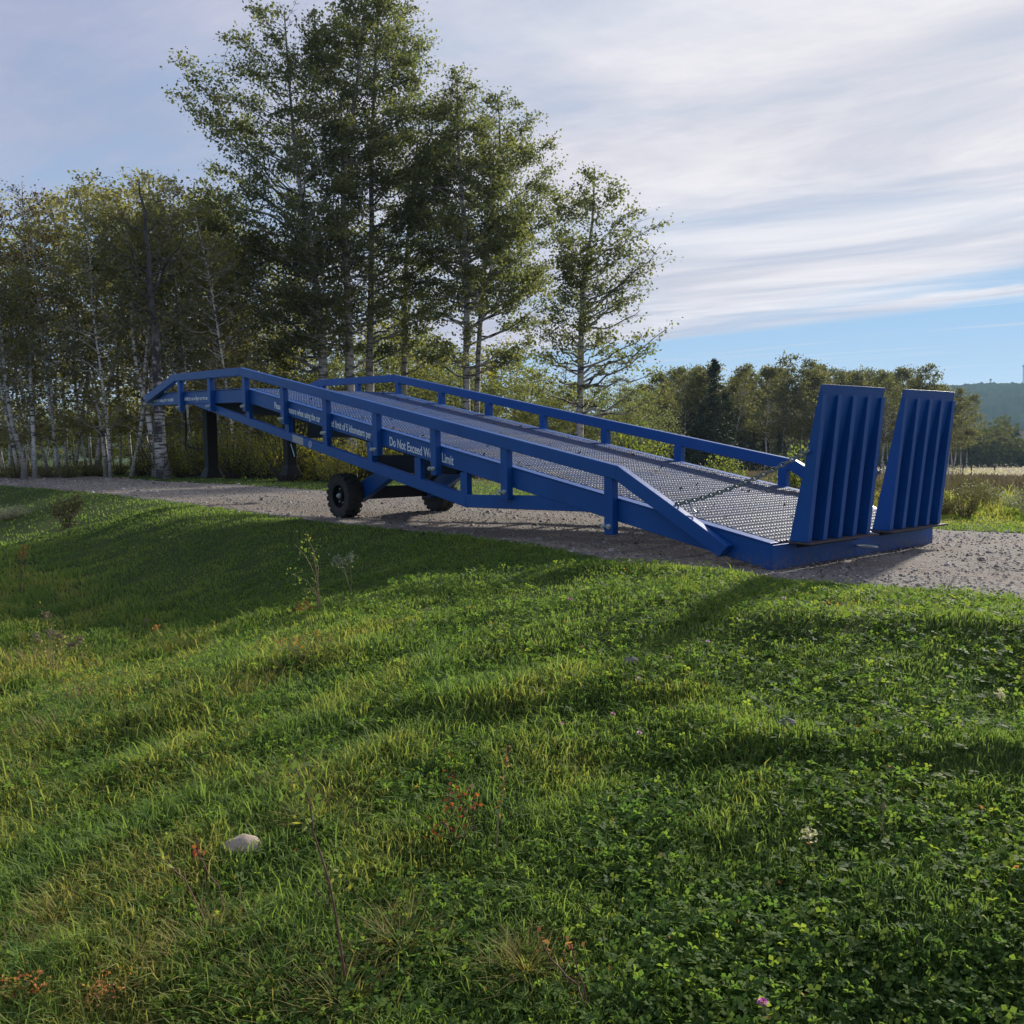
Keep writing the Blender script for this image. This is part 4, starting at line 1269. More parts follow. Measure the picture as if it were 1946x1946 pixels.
for i, (x, d, t) in enumerate([(1357, 66, 686), (1310, 72, 760), (1285, 70, 780), (1405, 74, 770), (1240, 66, 790), (1430, 76, 800), (1480, 80, 810), (1378, 70, 745), (940, 60, 690), (1265, 76, 770), (1335, 70, 760), (1345, 78, 730), (1370, 80, 750), (1455, 84, 790), (1300, 80, 775), (1395, 84, 780)]):
    g = PG(x, d); g[2] = float(H(g[0], g[1])) - 0.05
    h = P(x, t, d)[2] - g[2]
    j = i % 2; hh = (9.0, 7.5)[j]
    lab = {0: 'dark spruce whose pointed top stands above the grove', 8: 'small bluish spruce seen between the poplars over the far handrail'}.get(i, 'dark spruce standing low among the pale aspen trunks')
    tree_obj('spruce_tree', SPR[j], g, lab, 'tree', 'dark spruces low in the grove' if i not in (0, 8) else None, rz=rg.uniform(0, 6), sc=(1.1 * h / hh, 1.1 * h / hh, h / hh), parts=('trunk', 'branches', 'crown'))
# thin bare tree leaning at the right of the grove
px_tree('dead_tree', 'thin bare trunk leaning right at the meadow edge right of the grove', 'tree', 95,
        [(1829, 897), (1834, 872), (1840, 845), (1844, 830)], [(826, 1836, 1852), (838, 1834, 1850)], 0.10, 8, 4, 12, 0.2, TWIG, LEAF_FAR, 77, zbase=float(H(*PG(1829, 95)[:2])), rise=0.3, twig_r=0.02)


# ------------------------------------------------------------------ far country
def far_wood():
    rg = np.random.default_rng(12)
    Vs, Qs, rd = [], [], []
    off = 0
    for x in np.arange(1180, 2160, 5.0):
        for row in range(3):
            d = 185 + row * 22 + rg.uniform(-8, 8)
            g = PG(x + rg.uniform(-6, 6), d); g[2] = float(H(g[0], g[1]))
            h = (6.2 + 1.9 * math.sin(x * 0.021) + 1.2 * math.sin(x * 0.063 + 1)) * rg.uniform(0.75, 1.15) + row * 1.2
            n = 150
            c = rg.normal(size=(n, 3)); c /= np.linalg.norm(c, axis=1, keepdims=True); c *= rg.random((n, 1)) ** 0.4
            c = c * np.array([1.9, 1.9, h * 0.5]) + np.array([0, 0, h * 0.5]) + g
            v, q = leafquads(c, 0.75, rg, 0.1, 0.9)
            Vs.append(v); Qs.append(q + off); off += len(v); rd.append(np.clip(rg.normal(rg.uniform(0.25, 0.8), 0.13, n), 0, 1))
    o = link('far_wood', npmesh('far_wood', np.concatenate(Vs), [np.concatenate(Qs)], HILLWOOD, False, np.concatenate(rd)))
    tag(o, 'mixed green and yellow wood across the far side of the meadow', kind='stuff')


far_wood()


def hill_obj():
    rg = np.random.default_rng(14)
    # a wooded ridge about a kilometre off
    na, nr = 900, 46
    az0 = math.atan2(FWD[1], FWD[0])
    az = az0 + np.linspace(0.75, -1.15, na)
    t = np.linspace(0, 1, nr)
    A, T = np.meshgrid(az, t, indexing='ij')
    deg = np.degrees(az0 - A)
    D = 850 + 420 * T
    ridge = np.interp(deg, [-45, -25, -5, 10, 20, 26, 29, 34, 45, 70], [20, 26, 34, 44, 58, 66, 64.5, 62, 66, 50])
    prof = np.sin(np.clip(T, 0, 1) * math.pi / 2) ** 0.8
    X = CAM[0] + D * np.cos(A); Y = CAM[1] + D * np.sin(A)
    Z = -8 + (ridge + 7) * prof
    Z += prof * (1.6 * waves(X, Y, 60, 3, 6) + 1.0 * waves(X, Y, 17, 9, 6)) + rg.normal(0, 1.1, Z.shape) * (prof > 0.02)
    i = np.arange(Z.size).reshape(Z.shape)
    Q = np.stack([i[:-1, :-1], i[:-1, 1:], i[1:, 1:], i[1:, :-1]], -1).reshape(-1, 4)
    m, g, b = mat('wooded_hillside')
    geo = g.new('ShaderNodeNewGeometry')
    c = g.ramp(g.noise(geo.outputs['Position'], 0.045, 7, 0.75), [(0.35, (0.012, 0.028, 0.018)), (0.55, (0.026, 0.046, 0.022)), (0.7, (0.060, 0.070, 0.026))])
    g.put(c, b.inputs['Base Color']); b.inputs['Roughness'].default_value = 1.0; b.inputs['Specular IOR Level'].default_value = 0.0
    o = link('wooded_hill', npmesh('wooded_hill', np.stack([X, Y, Z], -1), [Q], m, False))
    tag(o, 'long wooded ridge fading blue on the horizon', kind='structure')
    # the slope behind the crest
    X2 = np.concatenate([X[:, -1:], CAM[0] + 2300 * np.cos(az)[:, None]], 1); Y2 = np.concatenate([Y[:, -1:], CAM[1] + 2300 * np.sin(az)[:, None]], 1)
    Z2 = np.concatenate([Z[:, -1:], np.full((na, 1), -8.0)], 1)


hill_obj()


def mast(x, ytop, ybase, d, label):
    b = P(x, ybase, d); t = P(x, ytop, d); h = t[2] - b[2]
    r = empty('radio_mast', (b[0], b[1], b[2])); tag(r, label, 'mast')
    mb = MB()
    for k in range(3):
        a = k * 2.094; q = 0.8
        mb.beam((q * math.cos(a), q * math.sin(a), -6), (q * math.cos(a) * 0.6, q * math.sin(a) * 0.6, h), 0.35, 0.35)
    n = int(h / 3)
    for i in range(n):
        z = i * 3.0
        for k in range(3):
            a, a2 = k * 2.094, (k + 1) * 2.094
            mb.beam((0.7 * math.cos(a), 0.7 * math.sin(a), z), (0.7 * math.cos(a2), 0.7 * math.sin(a2), z + 3), 0.14, 0.14)
    mb.build('lattice', MAST, r)
    mb = MB(); mb.cyl((0, 0, h - 2.5), (0, 0, h - 0.2), 1.5, 10)
    mb.build('antenna', MAST, r)


MAST = simple('mast_steel', (0.35, 0.33, 0.33), 0.6, 0.2)
mast(1882, 720, 745, 1220, 'short lattice radio mast on the wooded ridge')
mast(1944, 694, 745, 1220, 'taller radio mast on the ridge at the right edge of the picture')
hs = PG(1941, 205); hs[2] = P(1941, 838, 205)[2]
hroot = empty('far_house', hs, math.radians(-35)); hroot.scale = (0.55, 0.55, 0.55); tag(hroot, 'small white house among the trees on the far side of the meadow', 'house')
WALLW = simple('house_wall', (0.62, 0.62, 0.60), 0.7)
ROOFG = simple('house_roof', (0.10, 0.10, 0.11), 0.9, spec=0.1)
MB().box(-2.6, 2.6, -1.8, 1.8, -3.5, 2.4).build('wall', WALLW, hroot)
MB().prism([(-2.9, 2.4), (2.9, 2.4), (0, 3.9)], -2.1, 2.1).build('roof', ROOFG, hroot)
for wx in (-1.3, 1.2):
    MB().box(wx - 0.5, wx + 0.5, -1.84, -1.79, 0.3, 1.5).build('window', BLACK, hroot)
for i, x in enumerate((1847, 1891)):
    g = PG(x, 96); g[2] = float(H(g[0], g[1]))
    r = empty('fence_post', g); tag(r, ('left' if i == 0 else 'right') + ' one of two weathered posts standing in the far meadow grass', 'fence post', 'posts in the meadow')
    MB().cyl((0, 0, -0.1), (0.02, 0, 1.25), 0.09, 8, 0.075).build('post', TWIG, r)


def meadow():
    rg = np.random.default_rng(15)
    n = 62000
    az = math.atan2(FWD[1], FWD[0]) - rg.uniform(math.radians(-4), math.radians(36), n)
    r = np.exp(rg.uniform(math.log(12), math.log(125), n))
    x = CAM[0] + r * np.cos(az); y = CAM[1] + r * np.sin(az)
    ok = (y > 9.0 + 1.2 * waves(x, y, 4, 1, 5)) & (y < 96)
    x, y, r = x[ok], y[ok], r[ok]; n = len(x)
    z = H(x, y)
    hgt = rg.uniform(0.10, 0.26, n) * (1 + 0.3 * waves(x, y, 6, 8, 5)); wd = 0.0009 * r + 0.002
    a = rg.uniform(0, 6.28, n)
    dx, dy = np.cos(a), np.sin(a)
    ln = rg.normal(0, 0.13, (n, 2)) * hgt[:, None]
    V = np.stack([np.stack([x - dx * wd, y - dy * wd, z - 0.02], -1), np.stack([x + dx * wd, y + dy * wd, z - 0.02], -1),
                  np.stack([x + dx * wd * 0.8 + ln[:, 0], y + dy * wd * 0.8 + ln[:, 1], z + hgt * 0.85], -1), np.stack([x - dx * wd * 0.6 + ln[:, 0] * 1.1, y - dy * wd * 0.6 + ln[:, 1] * 1.1, z + hgt], -1)], 1)
    Q = np.arange(4 * n).reshape(n, 4)
    tone = np.clip(0.5 + 0.5 * waves(x, y, 14, 3, 5) + rg.normal(0, 0.15, n), 0, 1)
    o = link('meadow_grass', npmesh('meadow_grass', V, [Q], STRAW, False, tone))
    tag(o, 'tall tan dry grass covering the meadow beyond the track', kind='stuff')
    # pale seed heads in a band in front of the far wood
    n = 9000
    az = math.atan2(FWD[1], FWD[0]) - rg.uniform(math.radians(8), math.radians(36), n)
    r = rg.uniform(98, 132, n)
    x = CAM[0] + r * np.cos(az); y = CAM[1] + r * np.sin(az)
    c = np.stack([x, y, H(x, y) + rg.uniform(0.25, 1.15, n) * (0.75 + 0.3 * waves(x, y, 7, 2, 5))], -1)
    v, q = leafquads(c, 0.17, rg, 0.0, 0.7)
    o = link('pale_seedheads', npmesh('pale_seedheads', v, [q], REED, False, rg.random(n)))
    tag(o, 'band of whitish seedheads in front of the far wood', kind='stuff')


meadow()

# weeds beyond the track on the right
LEAF_WEED = leaf_mat('weed_leaf', [(0.1, (0.06, 0.075, 0.035)), (0.6, (0.12, 0.12, 0.05)), (1.0, (0.24, 0.20, 0.08))], 0.3)
WD = [shrub_proto(81, 0.75, 0.55, 46, 24, 0.05, LEAF_WEED, 'weed', STEMTAN), shrub_proto(82, 0.6, 0.6, 46, 22, 0.045, LEAF_GREY, 'weed', STEMTAN), shrub_proto(83, 0.85, 0.5, 44, 22, 0.05, LEAF_WEED, 'weed', STEMTAN)]
rg = np.random.default_rng(16)
for i in range(80):
    y = rg.uniform(5.0, 9.0); x = -0.75 * (y - 3.6) + rg.uniform(-6.5, 3.2)
    g = np.array([x, y, float(H(x, y))])
    tree_obj('weed_clump', WD[rg.integers(0, 3)], g, 'knee-high flowering weed clump on the far verge beyond the track', 'weed', 'weeds along the far verge', rz=rg.uniform(0, 6.28), sc=rg.uniform(0.32, 0.6), parts=('stems', 'leaves'))
SHG = shrub_proto(84, 1.5, 0.8, 60, 30, 0.085, LEAF_GREENYEL, 'bush')
for x, yb, d, s_, lab in ((1212, 870, 21, 1.0, 'light green bush showing over the deck under the far handrail'), (1140, 872, 22, 0.7, 'small light green bush beside a post of the far handrail'),
                          (1374, 905, 17, 0.5, 'small yellow-green sprig peeping over the deck edge'), (1535, 935, 14.5, 0.65, 'green leafy weed between the last far post and the flap')):
    g = PG(x, d); g[2] = float(H(g[0], g[1]))
    tree_obj('bush', SHG, g, lab, 'bush', rz=x, sc=s_, parts=('stems', 'leaves'))


# ------------------------------------------------------------------ near grass
def blades(n, r0, r1, half, rg, hmul=1.0, mask=None, name='grass', tone=0.43, label=''):
    az = math.atan2(FWD[1], FWD[0]) + rg.uniform(-half, half, n)
    r = np.exp(rg.uniform(math.log(r0), math.log(r1), n))
    x = CAM[0] + r * np.cos(az); y = CAM[1] + r * np.sin(az)
    e0, e1 = road_edges(x)
    e0 = e0 + 0.10 * waves(x, y, 0.5, 6, 6); e1 = e1 + 0.14 * waves(x, y, 0.7, 3, 6)
    on = (y > e0) & (y < e1)
    # a few tufts and a faint grassy middle on the track
    mid = (np.abs(y - 1.95) < 0.34) & (x < -6.8) & (waves(x, y, 1.4, 2, 6) > -0.02)
    patch = (waves(x, y, 0.9, 11, 6) > 0.62) & (y < 3.2) & (x < -3)
    keep = (~on) | (on & (mid | patch) & (rg.random(n) < 0.4))
    keep &= (y < 10.5)
    x, y, r = x[keep], y[keep], r[keep]; n = len(x)
    z = H(x, y); e0, e1 = road_edges(x)
    onr = (y > e0) & (y < e1)
    # tussocks
    tus = np.clip(waves(x, y, 0.55, 5, 6) * 1.3 + 0.25 * rg.normal(size=n), -1, 1)
    rough_l = sm((-1.9 - y) / 1.2) * sm((2.7 - x) / 2.2)                       # longer grass bottom left
    near = sm((4.6 - r) / 2.5)
    open_ = sm((waves(x, y, 0.75, 1, 6) + 0.2) / 0.3) * sm((6.5 - r) / 2.0) * (1 - rough_l)
    kp = rg.random(n) > 0.50 * open_
    x, y, r, z, e0, e1, onr, tus, rough_l, near, open_ = (q_[kp] for q_ in (x, y, r, z, e0, e1, onr, tus, rough_l, near, open_)); n = len(x)
    h = (0.019 + 0.011 * near + 0.042 * rough_l) * (1 - 0.2 * open_) * (1 + 0.55 * tus) * rg.uniform(0.55, 1.45, n) * hmul
    longb = rg.random(n) > 0.985
    h = np.where(longb, h * 1.9, h)
    h = np.where(onr, h * 0.55, h)
    h = h * (1 + 3.2 * sm((y - 4.9 - 0.4 * waves(x, y, 1.5, 4, 5)) / 0.9) * sm((x + 9) / 4))
    h = np.maximum(h, 0.012) * (1 + 0.012 * r)
    wd = (0.0008 + 0.00054 * r) * rg.uniform(0.7, 1.3, n)
    a = rg.uniform(0, 6.28, n); dx, dy = np.cos(a), np.sin(a)
    la = rg.uniform(0, 6.28, n) ; lm = rg.uniform(0.15, 0.95, n) * h
    wind = 0.25 * h
    lx = lm * np.cos(la) + wind * 0.6; ly = lm * np.sin(la) - wind
    v0 = np.stack([x - dx * wd, y - dy * wd, z - 0.01], -1); v1 = np.stack([x + dx * wd, y + dy * wd, z - 0.01], -1)
    v2 = np.stack([x + dx * wd * 0.8 + lx * 0.35, y + dy * wd * 0.8 + ly * 0.35, z + h * 0.6], -1); v3 = np.stack([x - dx * wd * 0.8 + lx * 0.35, y - dy * wd * 0.8 + ly * 0.35, z + h * 0.6], -1)
    v4 = np.stack([x + lx, y + ly, z + h * (0.95 - 0.35 * (lm / h) ** 2)], -1)
    V = np.stack([v0, v1, v2, v3, v4], 1)
    b = (np.arange(n) * 5)[:, None]
    Q = b + np.array([0, 1, 2, 3]); T = b + np.array([3, 2, 4])
    dry = sm((waves(x, y, 0.8, 10, 6) - 0.05 + 0.30 * rough_l) / 0.4) * (0.35 + 0.85 * rough_l)
    t = tone + 0.22 * waves(x, y, 2.3, 14, 5) + 0.14 * waves(x, y, 0.5, 2, 6) + rg.normal(0, 0.17, n) + (0.38 + 0.14 * rough_l) * dry * (rg.random(n) > 0.3)
    t = t + 0.50 * sm((y - 4.05 - 0.4 * waves(x, y, 1.5, 4, 5)) / 0.8) * sm((x + 9) / 4)
    t = np.clip(t, 0, 1)
    o = link(name, npmesh(name, V, [Q, T], GRASS, False, np.concatenate([t, t])))
    tag(o, label, kind='stuff')


rg = np.random.default_rng(21)
blades(430000, 1.5, 16, R(41), rg, label='rough mown grass sloping up from the foreground to the track', name='foreground_grass')
blades(70000, 14, 48, R(36), rg, label='short bright grass along both sides of the distant track', name='verge_grass', hmul=1.2)


def clover():
    rg = np.random.default_rng(22)
    n = 125000
    az = math.atan2(FWD[1], FWD[0]) + rg.uniform(-R(41), R(41), n)
    r = np.exp(rg.uniform(math.log(1.5), math.log(9), n))
    x = CAM[0] + r * np.cos(az); y = CAM[1] + r * np.sin(az)
    e0, _ = road_edges(x)
    ok = (y < e0 - 0.12) & (waves(x, y, 0.75, 1, 6) + rg.normal(0, 0.22, n) > -0.12)
    x, y, r = x[ok], y[ok], r[ok]; n = len(x)
    rl = sm((-1.9 - y) / 1.2) * sm((1.5 - x) / 2.5)
    z = H(x, y) + rg.uniform(0.008, 0.05, n) * (1 + 0.6 * rl)
    s = rg.uniform(0.006, 0.018, n) * (1 + 0.03 * r)
    a0 = rg.uniform(0, 6.28, n)
    C = np.stack([x, y, z], -1)
    nrm = rg.normal(size=(n, 3)) * 0.55 + np.array([0, 0, 1]); nrm /= np.linalg.norm(nrm, axis=1, keepdims=True)
    ux = np.cross(nrm, np.array([0, 1.0, 0.1])); ux /= np.linalg.norm(ux, axis=1, keepdims=True); uy = np.cross(nrm, ux)
    Vs = []
    for k in range(3):
        a = a0 + k * 2.094
        d = np.cos(a)[:, None] * ux + np.sin(a)[:, None] * uy; p = -np.sin(a)[:, None] * ux + np.cos(a)[:, None] * uy
        S = s[:, None]
        Vs.append(np.stack([C, C + d * S * 0.62 - p * S * 0.42 + nrm * S * 0.12, C + d * S * 1.05, C + d * S * 0.62 + p * S * 0.42 + nrm * S * 0.12], 1))
    V = np.concatenate(Vs)
    t = np.clip(rg.normal(0.46, 0.25, n) + 0.25 * (rg.random(n) > 0.92), 0, 1)
    o = link('clover_leaves', npmesh('clover_leaves', V, [np.arange(len(V) * 4).reshape(-1, 4)], CLOVER, False, np.tile(t, 3)))
    tag(o, 'low clover and broad leaves growing through the foreground grass', kind='stuff')
    # dandelion-like rosettes of longer leaves
    k = 1700
    az = math.atan2(FWD[1], FWD[0]) + rg.uniform(-R(41), R(41), k); r = np.exp(rg.uniform(math.log(1.6), math.log(8), k))
    x = CAM[0] + r * np.cos(az); y = CAM[1] + r * np.sin(az); e0, _ = road_edges(x)
    ok = y < e0 - 0.15
    x, y = x[ok], y[ok]
    ns = 9
    x = np.repeat(x, ns); y = np.repeat(y, ns); n = len(x)
    a = rg.uniform(0, 6.28, n); Lr = rg.uniform(0.022, 0.055, n); wr = Lr * rg.uniform(0.11, 0.2, n)
    el = rg.uniform(0.15, 1.0, n)
    dx, dy = np.cos(a), np.sin(a)
    zz = H(x, y)
    rows = []
    for f, wf in ((0.05, 0.3), (0.4, 0.85), (0.75, 1.0), (1.0, 0.12)):
        cx_ = x + dx * Lr * f; cy_ = y + dy * Lr * f; cz = zz + 0.012 + Lr * np.sin(el) * (f - 0.55 * f * f)
        rows += [np.stack([cx_ - dy * wr * wf, cy_ + dx * wr * wf, cz], -1), np.stack([cx_ + dy * wr * wf, cy_ - dx * wr * wf, cz + 0.2 * wr], -1)]
    V = np.stack(rows, 1)
    b_ = (np.arange(n) * 8)[:, None]
    Q = np.concatenate([b_ + np.array([2 * i, 2 * i + 1, 2 * i + 3, 2 * i + 2]) for i in range(3)])
    t = np.clip(rg.normal(0.45, 0.2, n), 0, 1)
    o = link('broadleaf_rosettes', npmesh('broadleaf_rosettes', V, [Q], CLOVER, False, np.tile(t, 3)))
    tag(o, 'broad-leaved rosettes of weeds pressed into the foreground turf', kind='stuff')
    # fallen autumn leaves
    m = 330
    az = math.atan2(FWD[1], FWD[0]) + rg.uniform(-R(38), R(38), m); r = np.exp(rg.uniform(math.log(1.9), math.log(8), m))
    x = CAM[0] + r * np.cos(az); y = CAM[1] + r * np.sin(az); e0, _ = road_edges(x)
    ok = y < e0 - 0.1
    x, y = x[ok], y[ok]; m = len(x)
    v, q = leafquads(np.stack([x, y, H(x, y) + rg.uniform(0.02, 0.05, m)], -1), 0.019, rg, 0.3, 0.5)
    o = link('fallen_leaves', npmesh('fallen_leaves', v, [q], LEAF_ORANGE, False, rg.random(m)))
    tag(o, 'small orange fallen leaves lying in the grass', kind='stuff')


clover()


# ------------------------------------------------------------------ single plants, flowers and stones
def ground_hit(x, y):
    d = FWD + RT * ((x - 973) / FPX) - UP * ((y - 973) / FPX)
    t = 1.0
    for _ in range(4000):
        p = CAM + d * t
        if p[2] < float(H(p[0], p[1])): break
        t += 0.004 + 0.001 * t
    return p, t


def plant(name, label, cat, base_px, stems, leafm, stemm, nleaf, lsize, seed, rad=0.003, leaf_from=0.5, spread=0.03, flat=0.2, heads=None, headm=None, headr=0.012, group=None, jig=0.012):
    """stems: list of pixel paths rising from the base; leaves gather along their upper part"""
    rg = np.random.default_rng(seed)
    base, d = ground_hit(*base_px)
    r = empty(name, base); tag(r, label, cat, group)
    Vt, lc = [], []
    ends = []
    for st in stems:
        dd = rg.uniform(-0.06, 0.06) * 0.5
        pts = [np.array([0, 0, -0.02])] if st[0] is None else []
        for i, q in enumerate(st):
            if q is None: continue
            k = len(st)
            p = P(q[0], q[1], d + dd * i / k) - base
            pts.append(p)
        pts = np.array(pts)
        c = spline(pts, 9); c[1:-1] += rg.normal(size=(7, 3)) * jig * 0.3
        Vt.append((c, rad)); ends.append(c[-1])
        m = max(2, nleaf // len(stems))
        u = leaf_from + (1 - leaf_from) * rg.random(m) ** 0.8
        f = u * 8; i0 = np.minimum(f.astype(int), 7)
        lc.append(c[i0] + (c[i0 + 1] - c[i0]) * (f - i0)[:, None] + rg.normal(size=(m, 3)) * spread)
    C = np.array([c for c, _ in Vt])
    sv, sq = tubes(C, np.tile(np.linspace(1, 0.45, 9) * rad, (len(C), 1)), 6)
    link('stem', npmesh('stem', sv, [sq], stemm, True), r)
    if nleaf:
        lc = np.concatenate(lc); lc[:, 2] = np.maximum(lc[:, 2], 0.01)
        lv, lq = leafquads(lc, lsize, rg, flat, 0.6)
        link('leaves', npmesh('leaves', lv, [lq], leafm, False, rg.random(len(lq))), r)
    if headm is not None:
        for e in ends:
            pc = e[None] + rg.normal(size=(60, 3)) * headr * 0.5
            lv, lq = leafquads(pc, headr * 0.7, rg, 0.0, 0.5)
            link('seedhead', npmesh('seedhead', lv, [lq], headm, False, rg.random(len(lq))), r)
    return r


N = None
plant('sapling', 'tall thin leafy sapling leaning left in the near foreground with reddish stem', 'sapling', (662, 1895),
      [[N, (648, 1800), (628, 1700), (608, 1620), (592, 1560), (580, 1500), (556, 1445)]], LEAF_GREENYEL, STEMRED, 46, 0.026, 101, 0.0034, 0.68, 0.026)
plant('sapling', 'low side shoot with pale yellow leaves beside the tall near sapling', 'sapling', (640, 1760),
      [[N, (625, 1720), (600, 1690)], [N, (640, 1700), (668, 1672)], [N, (618, 1660), (640, 1610)]], LEAF_GREENYEL, STEMRED, 34, 0.019, 102, 0.002, 0.5, 0.02)
plant('red_shrub', 'small shrub with red autumn leaves in the foreground grass', 'shrub', (905, 1610),
      [[N, (893, 1560), (880, 1520), (868, 1485), (862, 1458)], [N, (860, 1590), (835, 1560), (822, 1600)], [N, (880, 1590), (850, 1615), (832, 1640)], [N, (895, 1540), (905, 1500)], [N, (870, 1560), (850, 1500)]], LEAF_CRIMSON, STEMRED, 110, 0.017, 103, 0.0022, 0.4, 0.022)
plant('dry_stalk', 'single upright dry stalk beside the red-leaved shrub', 'weed', (942, 1620),
      [[N, (948, 1550), (955, 1490), (962, 1415)]], LEAF_ORANGE, STEMTAN, 22, 0.014, 104, 0.0030, 0.3, 0.006)
plant('sapling', 'forked bare-stemmed sapling with two orange leaf tips at the bottom of the picture', 'sapling', (1122, 1938),
      [[N, (1095, 1880), (1060, 1830), (1028, 1782)], [N, (1110, 1880), (1090, 1830), (1082, 1790)]], LEAF_ORANGE, STEMRED, 18, 0.018, 105, 0.003, 0.82, 0.012)
plant('bare_sapling', 'longer of two bare reddish stems leaning left beside the large stone', 'twig', (404, 1765),
      [[N, (375, 1715), (345, 1665), (308, 1632)]], LEAF_GREENYEL, STEMRED, 10, 0.022, 106, 0.0028, 0.85, 0.010)
plant('bare_sapling', 'upright reddish stem topped by a red hip, left of the large stone', 'twig', (434, 1755),
      [[N, (420, 1705), (400, 1660), (372, 1612)]], LEAF_CRIMSON, STEMRED, 12, 0.018, 107, 0.0026, 0.9, 0.008)
plant('tall_weed', 'tall dried weed with green-yellow leaf sprays standing in the shaded lawn', 'weed', (608, 1170),
      [[N, (604, 1120), (598, 1070), (590, 1030), (582, 1010)], [N, (600, 1100), (575, 1050), (560, 1036)], [N, (602, 1130), (580, 1105), (553, 1090)], [N, (605, 1140), (590, 1120), (570, 1120)], [N, (606, 1100), (600, 1060), (595, 1040)]], LEAF_GREENYEL, STEMTAN, 110, 0.024, 108, 0.0035, 0.5, 0.035)
plant('young_sapling', 'orange and yellow leaved sprig at the foot of the tall dried weed', 'sapling', (580, 1175),
      [[N, (579, 1155), (578, 1143)], [N, (575, 1160), (568, 1152)], [N, (585, 1160), (590, 1150)]], LEAF_ORANGE, STEMTAN, 36, 0.030, 109, 0.003, 0.6, 0.016)
plant('tall_weed', 'thinner pale weed with grey seedheads right of the tall dried weed', 'weed', (668, 1128),
      [[N, (667, 1090), (667, 1058)], [N, (660, 1100), (648, 1068)], [N, (655, 1090), (640, 1064)]], LEAF_GREY, STEMTAN, 40, 0.020, 110, 0.0025, 0.7, 0.016, headm=LEAF_GREY, headr=0.04)
plant('tall_weed', 'reddish weed with orange tip standing alone at the left edge', 'weed', (38, 1130),
      [[N, (40, 1090), (44, 1060), (46, 1036)], [N, (38, 1080), (36, 1045)]], LEAF_ORANGE, STEMRED, 60, 0.026, 111, 0.0035, 0.75, 0.022)
plant('tall_weed', 'brown seed-headed weed leaning left on the lawn below the lone bush', 'weed', (282, 1255),
      [[N, (285, 1225), (292, 1200), (298, 1190)]], LEAF_ORANGE, STEMTAN, 26, 0.018, 112, 0.0025, 0.75, 0.010)
plant('tall_weed', 'thin brown weed with orange leaves on the sunlit bank below the tall dried weed', 'weed', (598, 1262),
      [[N, (600, 1225), (600, 1198)], [N, (575, 1240), (560, 1215)], [N, (550, 1230), (530, 1218)]], LEAF_ORANGE, STEMTAN, 40, 0.016, 113, 0.002, 0.7, 0.014)
plant('weed_clump', 'brown flowering weed clump with cream heads at the left of the bank', 'weed', (105, 1290),
      [[N, (98, 1230), (92, 1190), (88, 1168)], [N, (85, 1230), (70, 1212)], [N, (110, 1230), (115, 1210)], [N, (130, 1240), (150, 1215)], [N, (120, 1240), (135, 1225)], [N, (95, 1240), (100, 1205)]], LEAF_OLIVE, STEMTAN, 240, 0.018, 114, 0.003, 0.25, 0.045, headm=STRAW, headr=0.03)
plant('weed_clump', 'low twiggy green weed clump in front of the brown one at the left', 'weed', (150, 1345),
      [[N, (140, 1300), (135, 1270)], [N, (160, 1300), (170, 1265)], [N, (170, 1310), (190, 1285)], [N, (150, 1290), (155, 1262)], [N, (125, 1310), (118, 1280)], [N, (175, 1300), (185, 1262)]], LEAF_YEL, STEMTAN, 260, 0.016, 115, 0.0025, 0.3, 0.040)
plant('weed_clump', 'rusty brown seed-headed weeds in the bottom left corner', 'weed', (60, 1935),
      [[N, (50, 1890), (52, 1860)], [N, (80, 1890), (86, 1862)], [N, (20, 1900), (10, 1870)], [N, (70, 1900), (72, 1885)], [N, (30, 1910), (34, 1890)]], LEAF_ORANGE, STEMTAN, 220, 0.012, 116, 0.002, 0.5, 0.018)
plant('weed_clump', 'rusty weed stems beside the bottom left corner clump', 'weed', (205, 1940),
      [[N, (200, 1900), (192, 1860)], [N, (212, 1900), (216, 1865)], [N, (190, 1910), (185, 1885)]], LEAF_ORANGE, STEMRED, 90, 0.011, 117, 0.002, 0.4, 0.018)
plant('dandelion', 'tall pale dandelion stalk with a white seedhead', 'flower', (1564, 1740),
      [[N, (1556, 1690), (1546, 1640), (1536, 1586)]], LEAF_GREY, STEMGRN, 0, 0.01, 118, 0.0022, headm=REED, headr=0.018)
plant('plantain_stalk', 'short leafless plantain stalk right of the white dandelion', 'weed', (1682, 1620),
      [[N, (1679, 1580), (1680, 1532)]], LEAF_GREY, STEMTAN, 0, 0.01, 119, 0.0020, headm=STRAW, headr=0.010)
plant('plantain_stalk', 'thin green stalk with a small bud near the right edge of the bank', 'weed', (1892, 1370),
      [[N, (1896, 1345), (1902, 1318)]], LEAF_GREY, STEMGRN, 0, 0.01, 120, 0.0020, headm=REED, headr=0.016)
plant('grass_stalk', 'long bent grass stalk rising from the sunlit lawn', 'grass stalk', (985, 1265 + 20),
      [[N, (735, 1290), (728, 1250), (722, 1225)]][:0] or [[N, (990, 1240), (1000, 1225)]], LEAF_GREY, STEMGRN, 0, 0.01, 121, 0.0018)

